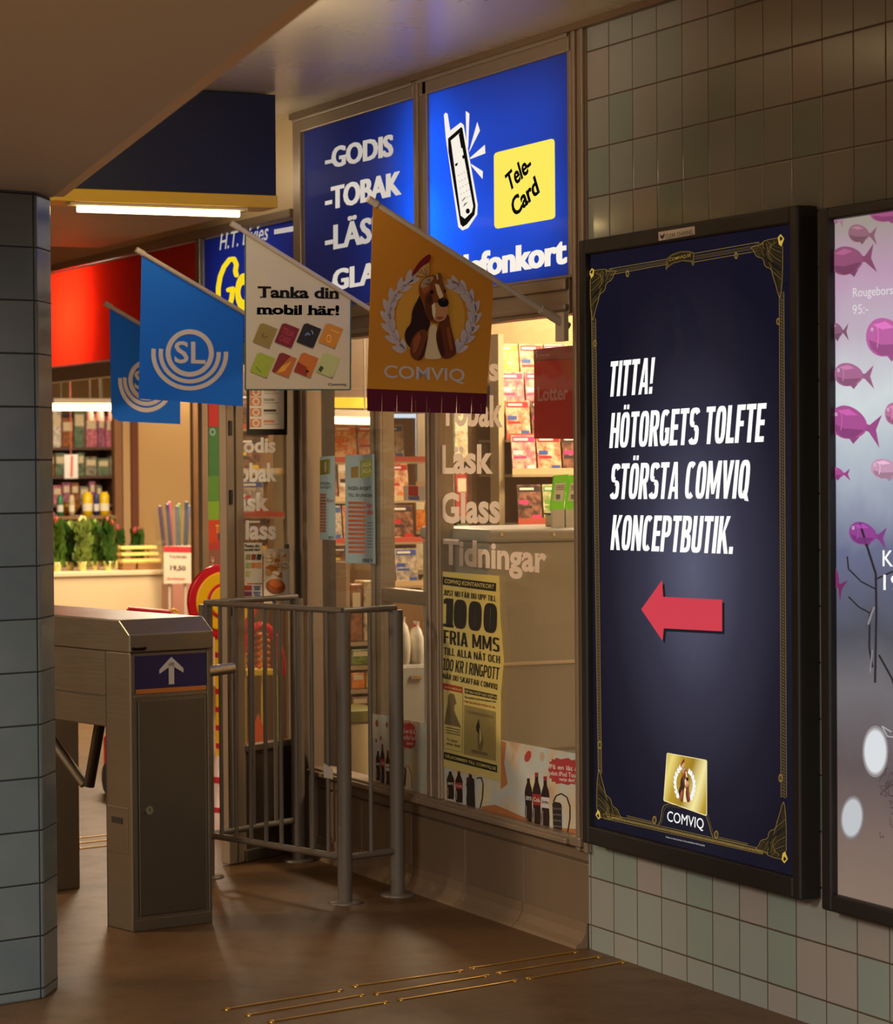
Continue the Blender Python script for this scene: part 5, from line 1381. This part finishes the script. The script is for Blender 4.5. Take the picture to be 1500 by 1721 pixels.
def bag(label, X, px0, px1, py0, py1, zbase, c, grp):
    y0, y1, _, zt = pspan(px0, py0, px1, py1, X); cy = (y0+y1)/2; w_ = (y1-y0)/2; h = zt-zbase
    t = thing('bag', label, 'bag', (X-.06, cy, zbase), grp)
    mb = MB(); n = 14; k = []
    prof = [(.80, 0), (1.0, .10), (1.02, .35), (.92, .62), (.66, .80), (.30, .90), (.42, 1.0)]
    r2 = random.Random(label)
    vs = []
    for i in range(n):
        th = 2*math.pi*i/n
        for r_, z in prof: rr_ = r_*(1+r2.uniform(-.07, .07)); vs.append((X-.06+.05*rr_*math.cos(th), cy+w_*rr_*math.sin(th), zbase+h*z))
    L = len(prof); fs = [(i*L+j, ((i+1) % n)*L+j, ((i+1) % n)*L+j+1, i*L+j+1) for i in range(n) for j in range(L-1)]
    mb.add(vs, fs, 0, True); mb.build('wrapping', mat(c, .25), t); MB().lathe((X-.06, cy, zbase+h*.895), [(.012, -.006), (.015, 0), (.012, .006)], 12).build('tie', mat((206, 60, 50), .5), t)
bag('white bag on the grey drawer unit, nearer the left mullion', X, 676, 697, 1038, 1118, z1, (222, 210, 190), 'white bags'); bag('second white bag on the grey drawer unit, nearer the window mullion', X, 699, 721, 1046, 1118, z1, (226, 220, 204), 'white bags')
# leaning news sheets and a chrome pole behind the corner post
t = thing('chrome_pole', 'bright chrome pole just behind the corner post', 'pole', (-2.42, .10, 0)); p = at(541, 900, 1, .10)
MB().tube((p.x, .10, 0), (p.x, .10, at(541, 906, 1, .10).z), .014, 14).build('pole', CHROME, t); MB().lathe((p.x, .10, 0), [(.001, .012), (.06, .010), (.065, 0)], 18).build('foot', CHROME, t)
X = -3.55; z_ = at(575, 1052, 0, X).z; y0, y1, _, zt = pspan(548, 915, 598, 1052, X)
t = thing('news_stand', 'dark wire stand of folded newspapers behind the barrier bars', 'stand', (X, (y0+y1)/2, 0))
mb = MB()
for y in (y0, y1): mb.tube((X, y, 0), (X-.10, y, zt), .007, 8)
for k in range(4): z = z_+(zt-z_)*k/3.2; mb.tube((X-.10*z/zt, y0, z), (X-.10*z/zt, y1, z), .005, 8)
mb.build('wire_frame', FRAME_DK, t)
for k in range(3):
    z = z_+(zt-z_)*k/3.2; w_ = (y1-y0)*.42
    for i in range(2):
        o = bpy.data.objects.new('newspaper', magazine(('dark', 'white', 'red')[(k+i) % 3], .078, .115)); COL.objects.link(o); o.location = (X-.10*z/zt+.022, y0+(y1-y0)*(.27+.46*i), z+.003); o.rotation_euler = (0, -.12, 0)
        tag(o, f'folded newspaper in the wire stand, {("lowest", "middle", "highest")[k]} row, {("corner-post", "mullion")[i]} side', 'newspaper', 'newspapers in the wire stand')

# ------------------------------------------------------------------ inside the open entrance
# flower counter and what stands on it
FX = -8.5
y0, y1, z0, zc = pspan(80, 962, 284, 1030, FX)
t = thing('counter', 'cream fronted flower counter deep inside the entrance', 'counter', (FX-.3, (y0+y1)/2, 0))
MB().box(FX-.6, FX, y0, y1, .0, zc-.03).build('body', CREAM, t, .004); MB().box(FX-.62, FX+.015, y0-.02, y1+.015, zc-.03, zc).build('top', mat((228, 204, 160), .4), t, .005)
def leafmat(c):
    s = NT('leaf'); pos = s.n('ShaderNodeNewGeometry').outputs['Position']
    s.l(s.mix(s.noise(40, 2, pos), rgb(*c), rgb(*[x*.45 for x in c])), s.b.inputs['Base Color']); s.b.inputs['Roughness'].default_value = .4; return s.m
LEAF = [leafmat((104, 142, 44)), leafmat((70, 112, 36)), leafmat((140, 160, 64))]
def bouquet(label, x, y, zb, h, w_, seed, m, tip, grp):
    r2 = random.Random(seed)
    t = thing('bouquet', label, 'bouquet', (x, y, zb), grp)
    mb = MB(); mb.lathe((x, y, zb), [(w_*.30, 0), (w_*.36, h*.08), (w_*.46, h*.18), (w_*.42, h*.18), (w_*.2, h*.06)], 12); mb.build('wrapping', mat((226, 206, 120), .3), t)
    mb = MB()
    for i in range(130):
        th = r2.uniform(0, 6.28); r_ = w_*.5*math.sqrt(r2.random()); z = zb+h*(.04+.80*r2.random()); c = Vector((x+r_*.8*math.cos(th), y+r_*.8*math.sin(th), z))
        d = Vector((math.cos(th)*.25, math.sin(th)*.25, r2.uniform(.4, 1.3))).normalized(); s_ = d.cross(Vector((r2.uniform(-1, 1), r2.uniform(-1, 1), r2.uniform(-.4, .4)))).normalized(); L = h*r2.uniform(.16, .30); W_ = L*.30
        mb.add([c, c+d*L*.45+s_*W_, c+d*L, c+d*L*.45-s_*W_], [(0, 1, 2, 3)])
    mb.build('leaves', m, t)['kind'] = 'stuff'
    mb = MB()
    for i in range(5):
        th = r2.uniform(0, 6.28); r_ = w_*.35*r2.random(); c = (x+r_*math.cos(th), y+r_*math.sin(th), zb+h*r2.uniform(.86, 1.0)); mb.lathe(c, [(.002, -.02), (.014, -.008), (.015, .006), (.004, .022)], 8)
    mb.build('buds', mat(tip, .5), t)['kind'] = 'stuff'
nB = 5
for i in range(nB):
    px = 96+i*21.5; p = at(px, 960, 0, FX-.10-.12*(i % 2))
    bouquet(f'green wrapped bouquet on the flower counter, {ORD[i]} from the tiled column', FX-.10-.12*(i % 2), p.y, zc, at(px, 872+(i % 2)*5, 0, FX-.12).z-zc, .072, 40+i, LEAF[i % 3], [(200, 60, 50), (150, 170, 70), (230, 200, 120), (120, 150, 50), (200, 80, 60)][i], 'bouquets on the flower counter')
for i, px in enumerate((198, 231)):
    p = at(px, 935, 0, FX-.45); bouquet(('low dark green bouquet behind the golden slats, nearer the column', 'low dark green bouquet behind the golden slats, nearer the wrapping rolls')[i], FX-.45, p.y, zc, at(px, 886, 0, FX-.45).z-zc, .075, 70+i, LEAF[1], (160, 60, 50), 'low bouquets at the back')
# brass slats, the lamp light on them painted in as a glow
y0, y1, zb, zt = pspan(204, 917, 264, 946, FX-.05)
t = thing('slat_rack', 'rack of three bright golden slats at the end of the flower counter', 'rack', (FX-.1, (y0+y1)/2, zc))
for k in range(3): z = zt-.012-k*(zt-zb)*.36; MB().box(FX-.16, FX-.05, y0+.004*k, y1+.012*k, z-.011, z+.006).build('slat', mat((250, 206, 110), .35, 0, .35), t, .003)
for y in (y0+.02, y1-.02): MB().box(FX-.17, FX-.162, y-.006, y+.006, zc, zt).build('upright', BRASS, t)
for i, (xa, xb) in enumerate(((205, 228), (231, 272))):
    ya, yb, _, zz = pspan(xa, 948, xb, 960, FX-.03); t = thing('basket', ('small woven basket below the golden slats, nearer the column', 'longer woven basket below the golden slats, nearer the price sign')[i], 'basket', (FX-.06, ya, zc), 'woven baskets')
    MB().box(FX-.10, FX-.02, ya, yb, zc, zz).build('weave', paint_mat('wicker', (166, 116, 62), .6, .3, 60), t, .005); MB().box(FX-.102, FX-.018, ya-.002, yb+.002, zz, zz+.006).build('rim', mat((190, 144, 80), .6), t)
# shelf behind with bottles and tubes
X = -9.5; ys0, ys1, _, zs = pspan(82, 868, 196, 868, X)
t = thing('shelf_unit', 'shelf of tubes and bottles standing behind the bouquets', 'shelf unit', (X-.1, (ys0+ys1)/2, 0)); MB().box(X-.30, X+.02, ys0, ys1, zs-.02, zs).build('shelf', WOOD, t); MB().box(X-.30, X-.02, ys0, ys1, 0, zs-.02).build('body', WOOD, t)
for i, (xa, xb, yt, c, c2, nm) in enumerate(((143, 160, 827, (244, 206, 20), (240, 232, 200), 'yellow tube with a white label, the nearer to the column of two'), (172, 188, 827, (240, 200, 24), (240, 232, 200), 'yellow tube with a white label, beside the posts'), (162, 171, 829, (40, 50, 110), (226, 220, 214), 'navy tube with a pale label between the yellow tubes'), (100, 111, 832, (60, 130, 90), (230, 226, 210), 'green and white bottle on the shelf behind the bouquets'), (120, 130, 832, (210, 190, 150), (240, 230, 200), 'cream bottle on the shelf behind the bouquets'))):
    ya, yb, _, zt = pspan(xa, yt, xb, 868, X); r_ = (yb-ya)/2; c0 = (X-.06, (ya+yb)/2, zs); h = zt-zs
    t = thing('bottle' if 'bottle' in nm else 'tube', nm, 'bottle' if 'bottle' in nm else 'tube', c0)
    MB().lathe(c0, [(.001, 0), (r_, 0), (r_, h*.86), (r_*.7, h*.93), (r_*.66, h), (.001, h)], 16).build('body', mat(c, .35), t); MB().lathe(c0, [(r_*1.02, h*.2), (r_*1.03, h*.5), (r_*1.02, h*.52)], 16).build('label', mat(c2, .4), t)
ya, yb, _, zt = pspan(106, 846, 148, 867, X); c0 = (X+.0-.02, (ya+yb)/2, zs)
t = thing('bowl', 'golden bowl on the shelf behind the bouquets', 'bowl', (X-.16, c0[1], zs)); MB().lathe((X-.16, c0[1], zs), [(.001, 0), (.03, 0), (.07, .05), (.075, zt-zs), (.068, zt-zs), (.06, .05), (.001, .02)], 20).build('bowl', steel_mat('gold', (236, 180, 80), .3), t); MB().lathe((X-.16, c0[1], zs), [(.0745, zt-zs-.004), (.078, zt-zs), (.0745, zt-zs+.004)], 20).build('rim', BRASS, t)
# wrapping rolls in a clear holder, price sign
X = -8.2; ya, yb, zb, zt = pspan(272, 848, 326, 960, X); cy = (ya+yb)/2
t = thing('roll_holder', 'clear flared holder of wrapping rolls beside the flower counter', 'holder', (X, cy, 0))
zh = at(300, 918, 0, X).z
vs = []; w0, w1 = (yb-ya)*.36, (yb-ya)*.62
MB().add([(X-.1, cy-w0, .0), (X+.1, cy-w0, .0), (X+.1, cy+w0, .0), (X-.1, cy+w0, .0), (X-.1, cy-w0, zh-.22), (X+.1, cy-w0, zh-.22), (X+.1, cy+w0, zh-.22), (X-.1, cy+w0, zh-.22)], [(0, 1, 2, 3), (4, 7, 6, 5), (0, 4, 5, 1), (1, 5, 6, 2), (2, 6, 7, 3), (3, 7, 4, 0)]).build('base', mat((176, 120, 100), .5), t)
MB().add([(X-.1, cy-w0, zh-.22), (X+.1, cy-w0, zh-.22), (X+.1, cy+w0, zh-.22), (X-.1, cy+w0, zh-.22), (X-.12, cy-w1, zt-.03), (X+.12, cy-w1, zt-.03), (X+.12, cy+w1, zt-.03), (X-.12, cy+w1, zt-.03)], [(0, 4, 5, 1), (1, 5, 6, 2), (2, 6, 7, 3), (3, 7, 4, 0)]).build('clear_wall', GLASS, t)
RC = [('dusky violet', (84, 66, 92)), ('navy', (54, 58, 84)), ('pink', (190, 80, 110)), ('slate', (84, 88, 104)), ('green', (110, 140, 70)), ('dark blue', (52, 60, 80)), ('blue grey', (110, 120, 140)), ('plum', (70, 56, 72))]
for i, (nm, c) in enumerate(RC):
    k = (i-3.5)/3.5; o = thing('wrapping_roll', f'{nm} wrapping roll in the clear holder by the price sign', 'roll', (X, cy+k*w0*.8, zh-.215), 'wrapping rolls')
    p0, p1 = Vector((X+(i % 2)*.05-.02, cy+k*w0*.8, zh-.215)), Vector((X+(i % 2)*.05-.02, cy+k*w1*.86, zt+.012*(i % 3)-.01))
    MB().tube(p0, p1, .0115, 12).build('paper', mat(c, .35), o); MB().tube(p1, p1+(p1-p0).normalized()*.004, .0085, 12).build('core', mat((214, 206, 190), .6), o)
X = -7.7; ya, yb, zb, zt = pspan(275, 918, 323, 980, X)
t = thing('price_sign', 'white price sign with a red header in front of the wrapping rolls', 'sign', (X, (ya+yb)/2, 0))
MB().box(X-.012, X, ya, yb, zb, zt).build('board', mat((228, 206, 176), .5), t)
mb = MB(); mb.box(X-.03, X-.013, ya+.03, ya+.045, 0, zb+.05).box(X-.03, X-.013, yb-.045, yb-.03, 0, zb+.05); mb.build('post', mat((200, 180, 150), .5), t); MB().box(X-.1, X+.06, ya+.01, yb-.01, 0, .02).build('foot', mat((120, 90, 70), .5), t)
a = Art(0, X, t); a.poly('print', mat((190, 46, 52), .5), [(275, 918), (323, 919), (322, 929), (275, 928)], 1)
a.text('lettering', mat((70, 56, 48), .5), 'TULPANER', (284, 938), (314, 939), (284, 933), 1, bold=.02); a.text('lettering', mat((60, 48, 42), .5), '19,50', (286, 960), (312, 961), (286, 950), 1, bold=.04); a.text('lettering', mat((180, 60, 50), .5), 'blomkassen', (281, 975), (311, 975), (281, 970), 1, bold=.02); a.build()
# cream partition, posts, brown glazed cabinet edge
X = -10.2; ya, yb, _, _ = pspan(214, 800, 352, 800, X)
struct(MB().box(X-.1, X, ya, yb+.4, 0, 2.45).build('wall_partition', paint_mat('cream_wall', (226, 186, 124), .6, .05, 2)))
for i, (xa, xb, c) in enumerate(((193, 205, (150, 106, 72)), (207, 219, (206, 168, 120)), (221, 233, (120, 66, 44)))):
    ya, yb, _, _ = pspan(xa, 800, xb, 800, X+.45); struct(MB().box(X+.39, X+.45, ya, yb, 0, 2.45).build(f'trim_{5+i}', paint_mat('post_paint', c, .45, .1)))
Xp = -6.4; ya, yb, _, _ = pspan(325, 800, 343, 800, Xp)
t = thing('display_case', 'tall brown glazed display case edge beside the entrance jamb', 'display case', (Xp, ya, 0)); MB().box(Xp-.05, Xp, ya, yb, 0, .1).build('base', FRAME_DK, t); MB().box(Xp-.05, Xp, ya, yb, .1, 1.95).build('body', paint_mat('brown_glass', (150, 112, 78), .15, .35, 9), t); MB().box(Xp-.06, Xp+.01, ya-.005, yb+.005, 1.95, 2.0).build('cornice', FRAME, t)
# entrance jamb with a narrow banner
Xj = -3.85; ya, yb, _, _ = pspan(339, 800, 350, 800, Xj)
struct(MB().box(Xj-.05, Xj, ya, yb, 0, 1.925).build('trim_8', FRAME, bevel=.004))
ya, yb, zb, zt = pspan(350, 660, 378, 1020, Xj)
t = thing('banner', 'narrow banner, red above green and orange, hanging beside the door leaf', 'banner', (Xj, (ya+yb)/2, zb)); MB().box(Xj-.012, Xj-.002, ya, yb, zb, 1.925).build('backing', mat((90, 70, 56), .5), t)
a = Art(0, Xj-.002, t)
def greens(s, tc):
    sep = s.n('ShaderNodeSeparateXYZ'); s.l(tc, sep.inputs[0]); return None
a.rect('print', mat((206, 34, 26), .5), 350, 655, 377, 717, 1); a.rect('print', mat((64, 130, 62), .5), 350, 718, 377, 800, 1); a.rect('print', mat((92, 152, 52), .5), 350, 800, 377, 842, 1); a.rect('print', mat((134, 184, 42), .5), 350, 842, 377, 874, 1); a.rect('print', mat((214, 70, 30), .5), 350, 874, 377, 912, 1); a.rect('print', mat((196, 60, 56), .5), 350, 912, 377, 924, 1); a.rect('print', mat((150, 96, 78), .5), 350, 924, 377, 1018, 1)
a.text('lettering', mat((236, 190, 60), .5), 'TIN', (362, 896), (376, 896), (362, 882), 2, bold=.03); a.arc('print', mat((150, 190, 190), .5), 357, 726, 4, 5, 0, 360, 2.5, 2, 14); a.ell('print', mat((70, 80, 110), .5), 371, 902, 5, 9, 2, 14); a.text('lettering', mat((226, 200, 160), .5), 'nyhet', (353, 1010), (353, 935), (361, 1010), 2, bold=.01); a.build()
# lollipop standee: red and yellow swirl on a striped post
X = -3.28; p = at(374, 1010, 0, X); R_ = abs(at(315, 1010, 0, X).y-p.y)
t = thing('lollipop_stand', 'big red and yellow swirl lollipop stand in the entrance by the door leaf', 'stand', (X, p.y, 0))
CR, CY = mat((206, 20, 40), .25), mat((248, 192, 20), .25)
def disc(nm, r_, th, m, r0=0): 
    mb = MB(); n = 40; vs = []
    for x in (X-th, X+th):
        for i in range(n): a_ = 2*math.pi*i/n; vs.append((x, p.y+r_*math.cos(a_), p.z+r_*math.sin(a_)))
    mb.add(vs, [list(range(n))[::-1], list(range(n, 2*n))]+[(i, (i+1) % n, n+(i+1) % n, n+i) for i in range(n)]); return mb.build(nm, m, t, .006)
disc('rim', R_, .016, CR); disc('yellow_ring', R_*.80, .022, CY); disc('red_ring', R_*.50, .026, CR); disc('centre', R_*.42, .030, CY)
mb = MB(); mb.tube((X, p.y, .30), (X, p.y, p.z-R_*.9), .032, 18); mb.build('post', CY, t)
mb = MB()
for k in range(7): z = .34+k*.075; mb.tube((X, p.y, z), (X, p.y, z+.022), .0335, 18)
mb.build('stripe', CR, t); MB().lathe((X, p.y, 0), [(.001, .31), (.034, .31), (.05, .2), (.055, .02), (.09, .0)], 20).build('base', mat((226, 196, 190), .4), t); mb = MB(); mb.tube((X, p.y, .20), (X, p.y, .225), .053, 18).tube((X, p.y, .08), (X, p.y, .10), .0575, 18); mb.build('base_band', CR, t)
# snack stand seen low through the door glass
X = -3.45; ya, yb, _, zt = pspan(408, 1060, 468, 1290, X)
t = thing('snack_stand', 'yellow framed snack stand with a red hoop, low behind the door glass', 'stand', (X, (ya+yb)/2, 0)); cy = (ya+yb)/2; w_ = (yb-ya)/2
for k in (-1, 1):
    for dx in (0, -.16): MB().box(X+dx-.012, X+dx, cy+k*w_-.012, cy+k*w_+.012, 0, zt-.02).build('leg', mat((226, 196, 40), .35), t)
MB().box(X-.17, X, cy-w_, cy+w_, .28, .31).build('shelf', mat((226, 196, 40), .35), t); MB().box(X-.17, X, cy-w_, cy+w_, .62, .64).build('shelf', mat((226, 196, 40), .35), t)
mb = MB(); n = 20; pts = [(X+.004, cy+w_*1.25*math.cos(math.pi*i/n), .62+(zt-.60)*math.sin(math.pi*i/n)) for i in range(n+1)]; mb.path(pts, .017, 10); mb.build('hoop', CR, t)
MB().extrude([(X+.003, cy-w_, .30), (X+.003, cy-w_*.2, .46), (X+.003, cy+w_*.5, .33), (X+.003, cy+w_, .30), (X+.003, cy+w_, .05), (X+.003, cy-w_, .05)], (.004, 0, 0)).build('flame_panel', mat((230, 90, 24), .35), t)
for k in range(4):
    o = thing('snack_string', f'string of orange snacks on the yellow stand, {ORD[k]} from its column side', 'snack', (X-.08, cy+w_*(-.66+.44*k), .643), 'strings of snacks'); mb = MB()
    for i in range(6): mb.lathe((X-.06, cy+w_*(-.66+.44*k), .655+i*.026), [(.001, -.013), (.014, -.007), (.016, .002), (.009, .011), (.001, .013)], 10)
    mb.build('snacks', mat((206, 104, 44), .4), o)['kind'] = 'stuff'
    MB().tube((X-.06, cy+w_*(-.66+.44*k), .643), (X-.06, cy+w_*(-.66+.44*k), .655+.165), .0025, 6).build('string', mat((120, 60, 40), .5), o)
# red toy cart handle just above the turnstile
X = -4.4; a_, b_ = at(216, 1023, 0, X), at(286, 1029, 0, X)
t = thing('toy_cart', 'red barred toy cart with a yellow loop, its bar showing above the turnstile', 'cart', (X, (a_.y+b_.y)/2, 0)); MB().tube(a_, b_, .0095, 12).build('handle_bar', CR, t)
mb = MB()
for q in (a_, b_): mb.tube(q, (q.x, q.y, .25), .009, 10)
mb.build('handle_post', CR, t); MB().box(X-.4, X+.02, a_.y, b_.y, .12, .26).build('tray', CR, t, .01)
for sy in (a_.y, b_.y):
    for sx in (X-.32, X-.06): MB().tube((sx, sy-.012, .07), (sx, sy+.012, .07), .07, 20).build('wheel', mat((50, 46, 44), .5), t)
c = at(291, 1030, 0, X); mb = MB(); mb.path([(X, c.y+.022*math.cos(2*math.pi*i/16), c.z+.014*math.sin(2*math.pi*i/16)) for i in range(17)], .006, 8); mb.build('loop', CY, t)
# goods blurred at the far end
KB = [('mauve', (150, 90, 120)), ('grey', (130, 126, 120)), ('dull green', (110, 136, 100)), ('rose', (190, 110, 130)), ('pale', (206, 196, 186)), ('brown', (110, 80, 66))]
goods('dim shelves of mauve and green goods at the far end of the shop', -13.2, 70, 192, (752, 800, 848, 900), .35, KB, 33, where='far shelves', top=2.0, h=.85, m=paint_mat('far_shelf', (120, 92, 84), .5, .2))
X = -12.4; ya, yb, zb, zt = pspan(108, 764, 131, 804, X)
t = thing('poster', 'white hanging notice with a red stroke before the far shelves', 'poster', (X, ya, zb)); MB().box(X-.01, X, ya, yb, zb, zt).build('sheet', mat((226, 220, 214), .5), t)
a = Art(0, X, t); a.line('print', mat((206, 110, 90), .5), [(121, 748+18), (120, 802)], 4.5, 1); a.build(); MB().tube((X-.005, (ya+yb)/2, zt), (X-.005, (ya+yb)/2, 2.45), .004, 6).build('hanger', mat((196, 110, 90), .5), t)
